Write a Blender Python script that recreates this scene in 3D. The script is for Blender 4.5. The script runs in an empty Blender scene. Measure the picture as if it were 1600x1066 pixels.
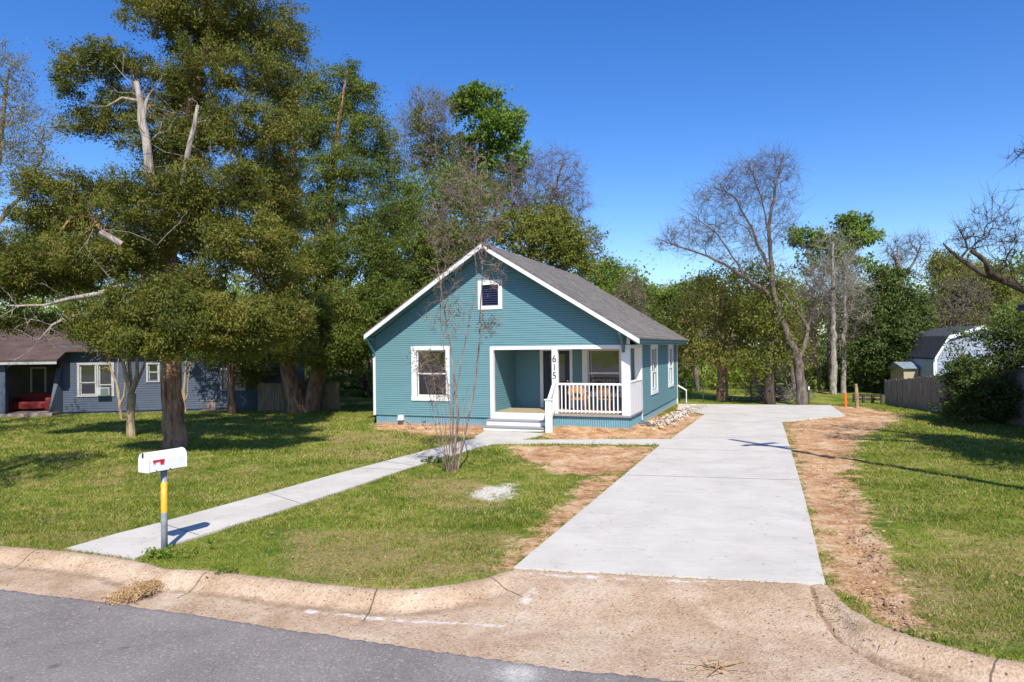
import bpy, math, random
import numpy as np
from mathutils import Vector, Matrix
R = math.radians
sc = bpy.context.scene
COL = sc.collection
# ------------------------------------------------------------------ camera model (surveyed from the photograph)
FOC, ROLL, CAMH, HOR = 1067., .012, 2.6, 543.
CR, SR = math.cos(ROLL), math.sin(ROLL)
PITCH = math.atan((HOR-533)/FOC)
G = -0.15                                   # lawn level
def ray(x, y):
    u = x-800.; v = y-533.
    a = u*CR-v*SR; b = u*SR+v*CR
    return np.array([a, FOC*math.cos(PITCH)+b*math.sin(PITCH), FOC*math.sin(PITCH)-b*math.cos(PITCH)])
def gp(x, y, z=G):                          # point of the ground surveyed at a spot of the photo
    r = ray(x, y); t = (z-CAMH)/r[2]
    return np.array([0, 0, CAMH])+t*r
def dp(x, y, Y):                            # point at depth Y
    r = ray(x, y); return np.array([0, 0, CAMH])+r*(Y/r[1])
TH = math.atan(412/FOC)
S = np.array([math.sin(TH), math.cos(TH), 0]); F = np.array([math.cos(TH), -math.sin(TH), 0])
_r = ray(984, 668); HO = np.array([0, 0, CAMH])+_r*(-CAMH/_r[2])          # right front corner of the house
def toloc(P):
    d = np.asarray(P)-HO; return d@F, d@S
rng = np.random.RandomState(7)

# ------------------------------------------------------------------ object helpers
def tag(o, label=None, cat=None, group=None, kind=None):
    if label: o['label'] = label
    if cat: o['category'] = cat
    if group: o['group'] = group
    if kind: o['kind'] = kind
    return o
def empty(name, loc=(0, 0, 0), rz=0, label=None, cat=None, group=None):
    o = bpy.data.objects.new(name, None); COL.objects.link(o)
    o.location = loc; o.rotation_euler = (0, 0, rz); o.empty_display_size = .2
    return tag(o, label, cat, group)
def link(o, parent=None):
    COL.objects.link(o)
    if parent is not None: o.parent = parent
    return o
class MB:
    def __init__(s): s.v = []; s.f = []; s.m = []
    def add(s, vs, fs, mi=0):
        n = len(s.v); s.v += [tuple(map(float, p)) for p in vs]
        s.f += [tuple(i+n for i in f) for f in fs]; s.m += [mi]*len(fs); return s
    def box(s, x0, y0, z0, x1, y1, z1, mi=0):
        v = [(x0,y0,z0),(x1,y0,z0),(x1,y1,z0),(x0,y1,z0),(x0,y0,z1),(x1,y0,z1),(x1,y1,z1),(x0,y1,z1)]
        return s.add(v, [(0,3,2,1),(4,5,6,7),(0,1,5,4),(1,2,6,5),(2,3,7,6),(3,0,4,7)], mi)
    def bar(s, a, b, w, h=None, up=(0,0,1), mi=0):      # rectangular bar between two points
        h = h or w; a = Vector(a); b = Vector(b); d = (b-a).normalized()
        x = d.cross(Vector(up))
        if x.length < 1e-4: x = Vector((1,0,0))
        x.normalize(); z = x.cross(d)
        v = []
        for p in (a, b):
            for sx, sz in ((-1,-1),(1,-1),(1,1),(-1,1)): v.append(p+x*(w/2*sx)+z*(h/2*sz))
        return s.add(v, [(0,1,2,3),(7,6,5,4),(0,4,5,1),(1,5,6,2),(2,6,7,3),(3,7,4,0)], mi)
    def prism(s, pts, off, mi=0):                        # polygon (3D points) extruded by vector off
        n = len(pts); off = Vector(off); a = [Vector(p) for p in pts]; b = [p+off for p in a]
        fs = [tuple(range(n)), tuple(range(2*n-1, n-1, -1))]+[(i, (i+1) % n+0, (i+1) % n+n, i+n)[::-1] for i in range(n)]
        return s.add(a+b, fs, mi)
    def tube(s, pts, rad, n=8, cap=True, mi=0, squash=None):
        P = [Vector(p) for p in pts]; rad = rad if hasattr(rad, '__len__') else [rad]*len(P)
        base = len(s.v); ref = None; vs = []
        for i, p in enumerate(P):
            d = (P[min(i+1, len(P)-1)]-P[max(i-1, 0)]).normalized()
            if ref is None: ref = d.orthogonal().normalized()
            x = (ref-d*ref.dot(d)).normalized(); ref = x; y = d.cross(x)
            for k in range(n):
                a = 2*math.pi*k/n; vs.append(p+x*(math.cos(a)*rad[i])+y*(math.sin(a)*rad[i]))
        fs = []
        for i in range(len(P)-1):
            for k in range(n):
                k2 = (k+1) % n; fs.append((i*n+k, i*n+k2, (i+1)*n+k2, (i+1)*n+k))
        if cap: fs.append(tuple(range(n))[::-1]); fs.append(tuple((len(P)-1)*n+k for k in range(n)))
        return s.add(vs, fs, mi)
    def build(s, name, mats, parent=None, smooth=False, bevel=0, loc=None):
        me = bpy.data.meshes.new(name); me.from_pydata(s.v, [], s.f); me.validate()
        for m in (mats if isinstance(mats, (list, tuple)) else [mats]): me.materials.append(m)
        if max(s.m or [0]) > 0 and len(me.polygons) == len(s.m): me.polygons.foreach_set('material_index', s.m)
        if smooth: me.polygons.foreach_set('use_smooth', [True]*len(me.polygons))
        o = link(bpy.data.objects.new(name, me), parent)
        if loc is not None: o.location = loc
        if bevel:
            b = o.modifiers.new('bevel', 'BEVEL'); b.width = bevel; b.segments = 2; b.limit_method = 'ANGLE'
        return o
def np_mesh(name, V, Fc, mats, parent=None, smooth=False, mi=None, attrs=None):
    V = np.asarray(V, np.float32); Fc = np.asarray(Fc, np.int32); k = Fc.shape[1]
    me = bpy.data.meshes.new(name)
    me.vertices.add(len(V)); me.vertices.foreach_set('co', V.ravel())
    me.loops.add(Fc.size); me.loops.foreach_set('vertex_index', Fc.ravel())
    me.polygons.add(len(Fc)); me.polygons.foreach_set('loop_start', np.arange(0, Fc.size, k, dtype=np.int32))
    for m in (mats if isinstance(mats, (list, tuple)) else [mats]): me.materials.append(m)
    if mi is not None: me.polygons.foreach_set('material_index', np.asarray(mi, np.int32))
    if smooth: me.polygons.foreach_set('use_smooth', np.ones(len(Fc), bool))
    for n_, a in (attrs or {}).items():
        at = me.attributes.new(n_, 'FLOAT', 'POINT'); at.data.foreach_set('value', np.asarray(a, np.float32))
    me.update(calc_edges=True)
    return link(bpy.data.objects.new(name, me), parent)

# ------------------------------------------------------------------ noise
def vnoise(x, y, seed=0):
    xi = np.floor(x).astype(np.int64); yi = np.floor(y).astype(np.int64); fx = x-xi; fy = y-yi
    fx = fx*fx*(3-2*fx); fy = fy*fy*(3-2*fy)
    def h(a, b):
        n = (a*374761393+b*668265263+seed*974711) & 0x7fffffff
        n = ((n ^ (n >> 13))*1274126177) & 0x7fffffff
        return ((n ^ (n >> 16)) & 0xffff)/65535.
    return (h(xi, yi)*(1-fx)+h(xi+1, yi)*fx)*(1-fy)+(h(xi, yi+1)*(1-fx)+h(xi+1, yi+1)*fx)*fy
def fbm(x, y, seed=0, o=4):
    s = 0; a = .5; t = 0
    for i in range(o):
        s = s+a*vnoise(x*2**i, y*2**i, seed+i); t += a; a *= .5
    return s/t
def seg_dist(X, Y, pts, closed=False):
    d = np.full(X.shape, 1e9); n = len(pts)
    for i in range(n if closed else n-1):
        ax, ay = pts[i][:2]; bx, by = pts[(i+1) % n][:2]
        vx, vy = bx-ax, by-ay; L = vx*vx+vy*vy+1e-12
        t = np.clip(((X-ax)*vx+(Y-ay)*vy)/L, 0, 1)
        d = np.minimum(d, np.hypot(X-ax-t*vx, Y-ay-t*vy))
    return d
def inside(X, Y, pts):
    c = np.zeros(X.shape, bool); n = len(pts)
    for i in range(n):
        ax, ay = pts[i][:2]; bx, by = pts[(i+1) % n][:2]
        if ay == by: continue
        c ^= ((ay > Y) != (by > Y)) & (X < (bx-ax)*(Y-ay)/(by-ay)+ax)
    return c
def sdist(X, Y, pts):                        # positive inside
    d = seg_dist(X, Y, pts, True); return np.where(inside(X, Y, pts), d, -d)
def PG(*px, z=G): return [gp(x, y, z) for x, y in px]

# ------------------------------------------------------------------ materials
def new_mat(name):
    m = bpy.data.materials.new(name); m.use_nodes = True
    nt = m.node_tree; nt.nodes.clear()
    out = nt.nodes.new('ShaderNodeOutputMaterial'); bs = nt.nodes.new('ShaderNodeBsdfPrincipled')
    nt.links.new(bs.outputs[0], out.inputs[0]); return m, nt, bs, out
def N(nt, t, **kw):
    n = nt.nodes.new('ShaderNode'+t)
    for k, v in kw.items():
        if k in n.inputs.keys(): n.inputs[k].default_value = v
        else: setattr(n, k, v)
    return n
def L(nt, a, b): nt.links.new(a, b)
def c4(c): return (c[0], c[1], c[2], 1)
def pos(nt, world=False):
    if world: return N(nt, 'NewGeometry').outputs['Position']
    return N(nt, 'TexCoord').outputs['Object']
def noise(nt, vec, scale, detail=4, rough=.55, dist=0, dims='3D'):
    n = N(nt, 'TexNoise'); n.inputs['Scale'].default_value = scale; n.inputs['Detail'].default_value = detail
    n.inputs['Roughness'].default_value = rough; n.inputs['Distortion'].default_value = dist
    L(nt, vec, n.inputs['Vector']); return n.outputs['Fac']
def ramp(nt, fac, stops):
    n = N(nt, 'ValToRGB'); cr = n.color_ramp
    while len(cr.elements) < len(stops): cr.elements.new(.5)
    for e, (p, c) in zip(cr.elements, stops):
        e.position = p; e.color = c4(c) if hasattr(c, '__len__') else (c, c, c, 1)
    L(nt, fac, n.inputs[0]); return n.outputs[0]
def mix(nt, fac, a, b, mode='MIX'):
    n = N(nt, 'Mix', data_type='RGBA', blend_type=mode)
    for sock, v in ((n.inputs[0], fac), (n.inputs[6], a), (n.inputs[7], b)):
        if hasattr(v, 'is_linked') or isinstance(v, bpy.types.NodeSocket): L(nt, v, sock)
        elif hasattr(v, '__len__'): sock.default_value = c4(v)
        else: sock.default_value = v
    return n.outputs[2]
def math_(nt, op, a, b=0., clamp=False):
    n = N(nt, 'Math', operation=op); n.use_clamp = clamp
    for s_, v in zip(n.inputs, (a, b)):
        if isinstance(v, bpy.types.NodeSocket): L(nt, v, s_)
        else: s_.default_value = v
    return n.outputs[0]
def bump(nt, bs, h, strength=.3, dist=.01):
    b = N(nt, 'Bump'); b.inputs['Strength'].default_value = strength; b.inputs['Distance'].default_value = dist
    L(nt, h, b.inputs['Height']); L(nt, b.outputs[0], bs.inputs['Normal'])
def simple(name, c1, c2=None, scale=3, rough=.6, bmp=0, bscale=None, bdist=.01, detail=5, spec=.4, metal=0, stretch=None, lo=.35, hi=.65):
    m, nt, bs, _ = new_mat(name); v = pos(nt)
    if stretch:
        mp = N(nt, 'Mapping'); mp.inputs['Scale'].default_value = stretch; L(nt, v, mp.inputs[0]); v = mp.outputs[0]
    if c2 is not None: L(nt, ramp(nt, noise(nt, v, scale, detail), [(lo, c1), (hi, c2)]), bs.inputs['Base Color'])
    else: bs.inputs['Base Color'].default_value = c4(c1)
    bs.inputs['Roughness'].default_value = rough; bs.inputs['Specular IOR Level'].default_value = spec
    bs.inputs['Metallic'].default_value = metal
    if bmp: bump(nt, bs, noise(nt, v, bscale or scale*4, 5), bmp, bdist)
    return m
def leaf_mat(name, cols, scale=.6, trans=.25, rough=.6, rnd=.42):
    m, nt, bs, out = new_mat(name); v = pos(nt, True)
    stops = [(.32+.36*i/(len(cols)-1), c) for i, c in enumerate(cols)]
    f = math_(nt, 'ADD', math_(nt, 'MULTIPLY', noise(nt, v, scale, 3), .55), math_(nt, 'MULTIPLY', noise(nt, v, scale*4.5, 2), .45))
    geo = N(nt, 'NewGeometry')
    f2 = math_(nt, 'ADD', f, math_(nt, 'MULTIPLY', math_(nt, 'SUBTRACT', geo.outputs['Random Per Island'], .5), rnd))
    col = ramp(nt, f2, stops)
    L(nt, col, bs.inputs['Base Color']); bs.inputs['Roughness'].default_value = rough
    bs.inputs['Specular IOR Level'].default_value = .25
    tr = N(nt, 'BsdfTranslucent'); L(nt, mix(nt, 1., col, (1.0, 1.0, .45), 'MULTIPLY'), tr.inputs[0])
    ms = N(nt, 'MixShader'); ms.inputs[0].default_value = trans
    L(nt, bs.outputs[0], ms.inputs[1]); L(nt, tr.outputs[0], ms.inputs[2]); L(nt, ms.outputs[0], out.inputs[0])
    return m
def bark_mat(name, c1, c2, scale=6, st=(1, 1, .25)):
    m, nt, bs, _ = new_mat(name); mp = N(nt, 'Mapping'); mp.inputs['Scale'].default_value = st
    L(nt, pos(nt), mp.inputs[0]); n = noise(nt, mp.outputs[0], scale, 7, .65, .6)
    L(nt, ramp(nt, n, [(.35, c1), (.62, c2)]), bs.inputs['Base Color']); bs.inputs['Roughness'].default_value = .9
    bs.inputs['Specular IOR Level'].default_value = .15; bump(nt, bs, n, .9, .06); return m

M = {}
# ground zones ----
def mat_ground():
    m, nt, bs, _ = new_mat('lawn'); v = pos(nt, True)
    at = lambda n: N(nt, 'Attribute', attribute_name=n).outputs['Fac']
    n1 = noise(nt, v, .5, 5, .6); n2 = noise(nt, v, 3.5, 6, .65); n3 = noise(nt, v, 22, 5, .7)
    mx = math_(nt, 'ADD', math_(nt, 'MULTIPLY', n1, .45), math_(nt, 'ADD', math_(nt, 'MULTIPLY', n2, .35), math_(nt, 'MULTIPLY', n3, .2)))
    grass = ramp(nt, mx, [(.40, (.070, .115, .014)), (.47, (.135, .18, .021)), (.53, (.22, .23, .038)), (.59, (.36, .29, .10))])
    dirt = ramp(nt, math_(nt, 'ADD', math_(nt, 'MULTIPLY', n1, .25), math_(nt, 'ADD', math_(nt, 'MULTIPLY', n2, .4), math_(nt, 'MULTIPLY', n3, .35))), [(.39, (.20, .095, .045)), (.46, (.40, .215, .105)), (.51, (.54, .32, .165)), (.56, (.62, .43, .26)), (.62, (.68, .54, .38))])
    straw = ramp(nt, n3, [(.3, (.17, .12, .045)), (.6, (.42, .30, .14))])
    white = ramp(nt, n3, [(.35, (.42, .36, .27)), (.6, (.75, .70, .60))])
    def mask(a, amp=.9, wid=.12):
        t = math_(nt, 'ADD', at(a), math_(nt, 'MULTIPLY', math_(nt, 'SUBTRACT', math_(nt, 'ADD', math_(nt, 'MULTIPLY', n2, .6), math_(nt, 'MULTIPLY', n3, .4)), .5), amp))
        return math_(nt, 'DIVIDE', math_(nt, 'SUBTRACT', t, .5-wid), 2*wid, clamp=True)
    c = mix(nt, math_(nt, 'MULTIPLY', mask('dry', 1.3, .2), .75), grass, straw)
    c = mix(nt, mask('dirt', 2.1, .14), c, dirt)
    c = mix(nt, mask('white', 2.0, .16), c, white)
    L(nt, c, bs.inputs['Base Color']); bs.inputs['Roughness'].default_value = .95; bs.inputs['Specular IOR Level'].default_value = .1
    bump(nt, bs, math_(nt, 'ADD', n3, math_(nt, 'MULTIPLY', n2, .8)), .8, .06); return m
def mat_conc(name, a, b, sc_=1.2, fine=60, stain=(.5, .5, .5), bs_=.12):
    m, nt, bs, _ = new_mat(name); v = pos(nt, True)
    n1 = noise(nt, v, sc_, 6, .6, .4); n2 = noise(nt, v, fine, 3, .7)
    mp = N(nt, 'Mapping'); mp.inputs['Scale'].default_value = (.6, 9, 1); mp.inputs['Rotation'].default_value = (0, 0, TH); L(nt, v, mp.inputs[0])
    n3 = noise(nt, mp.outputs[0], 2.2, 4, .6)
    c = ramp(nt, n1, [(.3, a), (.65, b)])
    c = mix(nt, math_(nt, 'MULTIPLY', n2, .22), c, stain, 'MULTIPLY')
    c = mix(nt, ramp(nt, n3, [(.45, 0.), (.8, .45)]), c, stain, 'MULTIPLY')
    n5 = noise(nt, v, .55, 5, .7, 1.2); c = mix(nt, ramp(nt, n5, [(.50, 0.), (.70, .55)]), c, (.86, .83, .79), 'MULTIPLY')
    cr = N(nt, 'TexVoronoi', feature='DISTANCE_TO_EDGE'); cr.inputs['Scale'].default_value = .33; mp2 = N(nt, 'Mapping'); L(nt, v, mp2.inputs[0])
    wv_ = N(nt, 'TexNoise'); wv_.inputs['Scale'].default_value = 3.; wv_.inputs['Detail'].default_value = 5; L(nt, v, wv_.inputs['Vector']); va = N(nt, 'VectorMath', operation='MULTIPLY_ADD'); L(nt, wv_.outputs['Color'], va.inputs[0]); va.inputs[1].default_value = (.35, .35, .35); L(nt, v, va.inputs[2]); L(nt, va.outputs[0], cr.inputs['Vector'])
    c = mix(nt, math_(nt, 'MULTIPLY', ramp(nt, cr.outputs['Distance'], [(.0, .6), (.0035, 0.)]), ramp(nt, n5, [(.5, 0.), (.6, 1.)])), c, (.5, .47, .44), 'MULTIPLY')
    sp = ramp(nt, noise(nt, v, 9, 2, .4), [(.70, 0.), (.73, .35)])
    c = mix(nt, sp, c, (.25, .22, .2), 'MULTIPLY')
    L(nt, c, bs.inputs['Base Color']); bs.inputs['Roughness'].default_value = .85; bs.inputs['Specular IOR Level'].default_value = .25
    bump(nt, bs, n2, bs_, .01); return m
def mat_asphalt():
    m, nt, bs, _ = new_mat('asphalt'); v = pos(nt, True)
    vo = N(nt, 'TexVoronoi'); vo.inputs['Scale'].default_value = 55; L(nt, v, vo.inputs['Vector'])
    n1 = noise(nt, v, 1.1, 5, .6); n2 = noise(nt, v, 45, 4, .7)
    c = ramp(nt, n1, [(.3, (.215, .182, .168)), (.7, (.30, .26, .24))])
    c = mix(nt, ramp(nt, n2, [(.35, .62), (.65, 0.)]), c, (.3, .3, .3), 'MULTIPLY')
    sp = ramp(nt, vo.outputs['Color'], [(.80, 0.), (.9, .55)])
    c = mix(nt, sp, c, (.42, .37, .34))
    big = N(nt, 'TexVoronoi'); big.inputs['Scale'].default_value = 1.6; L(nt, v, big.inputs['Vector'])
    c = mix(nt, ramp(nt, math_(nt, 'ADD', big.outputs['Distance'], math_(nt, 'MULTIPLY', n2, .05)), [(.08, .5), (.13, 0.)]), c, (.06, .055, .05))
    at = N(nt, 'Attribute', attribute_name='pale').outputs['Fac']
    c = mix(nt, math_(nt, 'MULTIPLY', at, ramp(nt, n2, [(.35, .3), (.6, 1.)])), c, (.55, .52, .47))
    L(nt, c, bs.inputs['Base Color']); bs.inputs['Roughness'].default_value = .9
    bump(nt, bs, n2, .6, .012); return m
def kjoint(A_):
    P_ = [gp(*p) for p in ((0, 853), (110, 862), (258, 889), (400, 900), (500, 912), (590, 920), (650, 920.5), (720, 912), (803, 889), (1290, 914), (1330, 952), (1420, 993), (1560, 1030), (1640, 1052))]
    best = min(range(len(P_)-1), key=lambda i: np.linalg.norm((P_[i]+P_[i+1])/2-A_)); d = P_[best+1]-P_[best]; return d/np.linalg.norm(d)
def mat_gutter():
    m, nt, bs, _ = new_mat('old_concrete'); v = pos(nt, True)
    at = lambda n: N(nt, 'Attribute', attribute_name=n).outputs['Fac']
    n1 = noise(nt, v, 1.3, 6, .62, .5); n2 = noise(nt, v, 34, 5, .75); n3 = noise(nt, v, 6, 5, .6)
    vo = N(nt, 'TexVoronoi'); vo.inputs['Scale'].default_value = 38; L(nt, v, vo.inputs['Vector'])
    agg = ramp(nt, vo.outputs['Color'], [(.15, (.27, .175, .11)), (.45, (.43, .295, .185)), (.8, (.48, .35, .235)), (.95, (.62, .50, .37))])
    base = ramp(nt, n1, [(.38, (.41, .285, .18)), (.50, (.52, .385, .26)), (.62, (.62, .49, .355))])
    c = mix(nt, .34, base, agg)
    c = mix(nt, ramp(nt, n2, [(.38, .55), (.50, 0.)]), c, (.40, .34, .30), 'MULTIPLY')
    c = mix(nt, ramp(nt, n3, [(.56, 0.), (.80, .5)]), c, (.55, .50, .48), 'MULTIPLY')
    spk = N(nt, 'TexVoronoi'); spk.inputs['Scale'].default_value = 13; L(nt, v, spk.inputs['Vector'])
    c = mix(nt, ramp(nt, math_(nt, 'ADD', spk.outputs['Distance'], math_(nt, 'MULTIPLY', n3, .35)), [(.27, .9), (.33, 0.)]), c, (.09, .06, .045))
    t = math_(nt, 'ADD', at('dirt'), math_(nt, 'MULTIPLY', math_(nt, 'SUBTRACT', n3, .5), 1.1))
    c = mix(nt, math_(nt, 'DIVIDE', math_(nt, 'SUBTRACT', t, .3), .5, clamp=True), c, ramp(nt, n2, [(.3, (.17, .105, .06)), (.65, (.36, .25, .155))]))
    t = math_(nt, 'ADD', at('pale'), math_(nt, 'MULTIPLY', math_(nt, 'SUBTRACT', n3, .5), 1.9))
    c = mix(nt, math_(nt, 'DIVIDE', math_(nt, 'SUBTRACT', t, .35), .5, clamp=True), c, (.72, .67, .62))
    geo = N(nt, 'NewGeometry').outputs['Position']
    for (jx, jy) in ((60, 860), (330, 892), (590, 921), (765, 902), (1560, 1030)):
        A_ = gp(jx, jy); B_ = gp(jx+6, jy); dn_ = None
        seg_ = kjoint(A_); vd = N(nt, 'VectorMath', operation='DOT_PRODUCT'); sb = N(nt, 'VectorMath', operation='SUBTRACT'); L(nt, geo, sb.inputs[0]); sb.inputs[1].default_value = tuple(A_)
        L(nt, sb.outputs[0], vd.inputs[0]); vd.inputs[1].default_value = tuple(seg_)
        dd_ = N(nt, 'VectorMath', operation='LENGTH'); L(nt, sb.outputs[0], dd_.inputs[0])
        f_ = math_(nt, 'MULTIPLY', math_(nt, 'LESS_THAN', math_(nt, 'ABSOLUTE', math_(nt, 'ADD', vd.outputs['Value'], math_(nt, 'MULTIPLY', math_(nt, 'SUBTRACT', n3, .5), .05))), .009), math_(nt, 'LESS_THAN', dd_.outputs['Value'], .62))
        c = mix(nt, math_(nt, 'MULTIPLY', f_, .8), c, (.09, .065, .045))
    L(nt, c, bs.inputs['Base Color']); bs.inputs['Roughness'].default_value = .92; bs.inputs['Specular IOR Level'].default_value = .2
    bump(nt, bs, math_(nt, 'ADD', n2, math_(nt, 'MULTIPLY', vo.outputs['Distance'], .6)), .7, .018); return m
def mat_shingle(name, cols, rough=.9, sx=1.0):
    m, nt, bs, _ = new_mat(name); v = pos(nt)
    sep = N(nt, 'SeparateXYZ'); L(nt, v, sep.inputs[0]); cmb = N(nt, 'CombineXYZ')
    L(nt, sep.outputs['Y'], cmb.inputs['X']); L(nt, math_(nt, 'MULTIPLY', sep.outputs['Z'], 1.85), cmb.inputs['Y'])
    br = N(nt, 'TexBrick'); L(nt, cmb.outputs[0], br.inputs['Vector'])
    br.inputs['Scale'].default_value = 1; br.inputs['Brick Width'].default_value = .30; br.inputs['Row Height'].default_value = .14
    br.inputs['Mortar Size'].default_value = .008; br.inputs['Color1'].default_value = c4(cols[0]); br.inputs['Color2'].default_value = c4(cols[1]); br.inputs['Mortar'].default_value = c4(cols[2])
    br.inputs['Bias'].default_value = -.1; br.inputs['Mortar Smooth'].default_value = .3
    n = noise(nt, v, 26, 5, .7); n1 = noise(nt, v, 1.4, 4)
    c = mix(nt, math_(nt, 'MULTIPLY', n, .55), br.outputs['Color'], (.45, .42, .40), 'MULTIPLY')
    c = mix(nt, ramp(nt, n1, [(.4, 0.), (.7, .35)]), c, cols[3])
    L(nt, c, bs.inputs['Base Color']); bs.inputs['Roughness'].default_value = rough; bs.inputs['Specular IOR Level'].default_value = .2
    bump(nt, bs, math_(nt, 'ADD', br.outputs['Fac'], math_(nt, 'MULTIPLY', n, -.5)), -.5, .012); return m
def mat_skirt():
    m, nt, bs, _ = new_mat('corrugated_blue'); v = pos(nt)
    sep = N(nt, 'SeparateXYZ'); L(nt, v, sep.inputs[0])
    n = noise(nt, v, 2.5, 5, .7, .6); n2 = noise(nt, v, 14, 4, .7)
    c = ramp(nt, n2, [(.35, (.11, .245, .30)), (.65, (.15, .30, .355))])
    h = math_(nt, 'ADD', math_(nt, 'MULTIPLY', sep.outputs['Z'], -6.0), math_(nt, 'ADD', math_(nt, 'MULTIPLY', n, 1.6), -.85))
    c = mix(nt, math_(nt, 'MULTIPLY', h, 1.0, clamp=True), c, (.42, .25, .16))
    L(nt, c, bs.inputs['Base Color']); bs.inputs['Roughness'].default_value = .6; return m
def mat_paint(name, c, dirt=(.8, .78, .74), rough=.5, amt=.35, sc_=2.2):
    m, nt, bs, _ = new_mat(name); v = pos(nt)
    n = noise(nt, v, sc_, 6, .65, .3); n2 = noise(nt, v, 30, 3, .6)
    cc = mix(nt, ramp(nt, n, [(.42, 0.), (.75, amt)]), c, tuple(a*b for a, b in zip(c, dirt)))
    L(nt, cc, bs.inputs['Base Color']); bs.inputs['Roughness'].default_value = rough; bs.inputs['Specular IOR Level'].default_value = .4
    bump(nt, bs, n2, .05, .005); return m
def mat_glass(name, tint=(.55, .57, .5), gl=(1, 1, 1)):
    m, nt, bs, out = new_mat(name); nt.nodes.remove(bs)
    tr = N(nt, 'BsdfTransparent'); tr.inputs[0].default_value = c4(tint)
    g = N(nt, 'BsdfGlossy'); g.inputs[0].default_value = c4(gl); g.inputs['Roughness'].default_value = .03
    fr = N(nt, 'Fresnel'); fr.inputs[0].default_value = 1.55
    b = N(nt, 'Bump'); b.inputs['Strength'].default_value = .12; b.inputs['Distance'].default_value = .02
    L(nt, noise(nt, pos(nt), 1.6, 2), b.inputs['Height']); L(nt, b.outputs[0], g.inputs['Normal'])
    f = math_(nt, 'ADD', math_(nt, 'MULTIPLY', fr.outputs[0], 1.6), .06, clamp=True)
    ms = N(nt, 'MixShader'); L(nt, f, ms.inputs[0]); L(nt, tr.outputs[0], ms.inputs[1]); L(nt, g.outputs[0], ms.inputs[2]); L(nt, ms.outputs[0], out.inputs[0]); return m

M['ground'] = mat_ground()
M['conc'] = mat_conc('new_concrete', (.485, .450, .395), (.57, .53, .468), stain=(.80, .79, .79))
M['asphalt'] = mat_asphalt(); M['gutter'] = mat_gutter()
M['shingle'] = mat_shingle('brown_shingles', [(.165, .148, .130), (.245, .22, .195), (.06, .055, .05), (.27, .24, .21)])
M['shingle_old'] = mat_shingle('old_red_shingles', [(.085, .055, .047), (.12, .08, .066), (.04, .03, .027), (.16, .12, .10)])
M['skirt'] = mat_skirt()
M['teal'] = mat_paint('teal_siding', (.135, .270, .300), (.86, .9, .9), .45)
M['tealdark'] = mat_paint('teal_trim', (.062, .165, .185), rough=.5)
M['white'] = mat_paint('white_trim', (.76, .755, .75), (.86, .85, .84), .45)
M['whitem'] = mat_paint('white_metal', (.78, .78, .79), (.8, .79, .77), .3, .3, 6)
M['grey_paint'] = mat_paint('grey_step_paint', (.27, .27, .275), rough=.6)
M['deck'] = simple('tan_porch_boards', (.30, .24, .15), (.44, .36, .24), 2.5, .7, .3, 20, stretch=(8, 1, 1))
M['navy'] = mat_paint('navy_door', (.016, .022, .055), (.7, .7, .8), .35)
M['louvre'] = simple('navy_louvre', (.03, .04, .11), rough=.5)
M['glass'] = mat_glass('window_glass'); M['black'] = simple('black_metal', (.012, .012, .013), rough=.4)
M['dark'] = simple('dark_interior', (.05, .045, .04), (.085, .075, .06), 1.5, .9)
M['shade'] = simple('olive_blind', (.16, .145, .085), (.20, .18, .11), 1, .9, stretch=(1, 1, 10))
M['blind'] = simple('cream_blind', (.42, .40, .33), (.50, .48, .40), 1, .8, stretch=(1, 1, 20))
M['rattan'] = simple('orange_wood', (.38, .16, .055), (.55, .26, .10), 9, .55, .4, 60, stretch=(1, 1, 4))
M['nblue'] = mat_paint('slate_blue_siding', (.062, .080, .115), (.6, .62, .66), .6, .6, 1.2)
M['nwhite'] = mat_paint('weathered_white', (.40, .40, .39), (.6, .58, .55), .6, .7, 3)
M['red'] = simple('red_fabric', (.14, .012, .012), (.20, .022, .02), 5, .8)
M['wood_grey'] = simple('grey_fence_wood', (.16, .125, .10), (.33, .275, .235), 3.5, .9, .6, 30, stretch=(6, 6, .5))
M['wood_fence2'] = simple('brown_fence_wood', (.13, .095, .06), (.27, .215, .15), 3.5, .9, .6, 30, stretch=(6, 6, .5))
M['galv'] = simple('galvanised_steel', (.22, .245, .27), (.33, .35, .37), 9, .45, .1, 40, metal=.3)
M['yellow'] = mat_paint('yellow_paint', (.72, .33, .018), (.8, .75, .7), .5)
M['flag'] = simple('red_flag', (.55, .012, .02), rough=.4)
M['barnwall'] = mat_paint('shaded_barn_siding', (.33, .37, .46), (.9, .9, .9), .6)  # white boards coloured blue-grey, their shade is put into the colour
M['slate'] = simple('dark_barn_roof', (.035, .04, .05), (.06, .065, .075), 6, .8)
M['blueroof'] = simple('blue_grey_roof', (.16, .20, .24), (.22, .26, .30), 6, .6)
M['tan'] = simple('tan_boards', (.36, .29, .18), (.46, .38, .26), 4, .8, stretch=(8, 8, 1))
M['orange'] = simple('orange_plastic', (.75, .14, .02), rough=.5)
M['greenmetal'] = simple('green_post_paint', (.02, .07, .035), rough=.6)
M['rock'] = simple('pale_rock', (.28, .22, .15), (.64, .59, .52), 3, .9, .5, 25)
M['rock_tan'] = simple('tan_rock', (.40, .25, .10), (.62, .47, .28), 6, .9, .5, 25)
M['fabric'] = simple('grey_landscape_fabric', (.06, .065, .07), (.12, .12, .125), 8, .9, .5, 25)
M['straw'] = simple('straw_litter', (.34, .19, .07), (.62, .42, .20), 8, .9, lo=.3, hi=.7)
M['twig'] = simple('grey_brush', (.16, .13, .10), (.34, .29, .23), 3, .9)
M['bark_cedar'] = bark_mat('cedar_bark', (.10, .05, .03), (.42, .255, .165), 9, (1, 1, .16))
M['bark_grey'] = bark_mat('grey_bark', (.075, .06, .05), (.23, .18, .15), 8)
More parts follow.
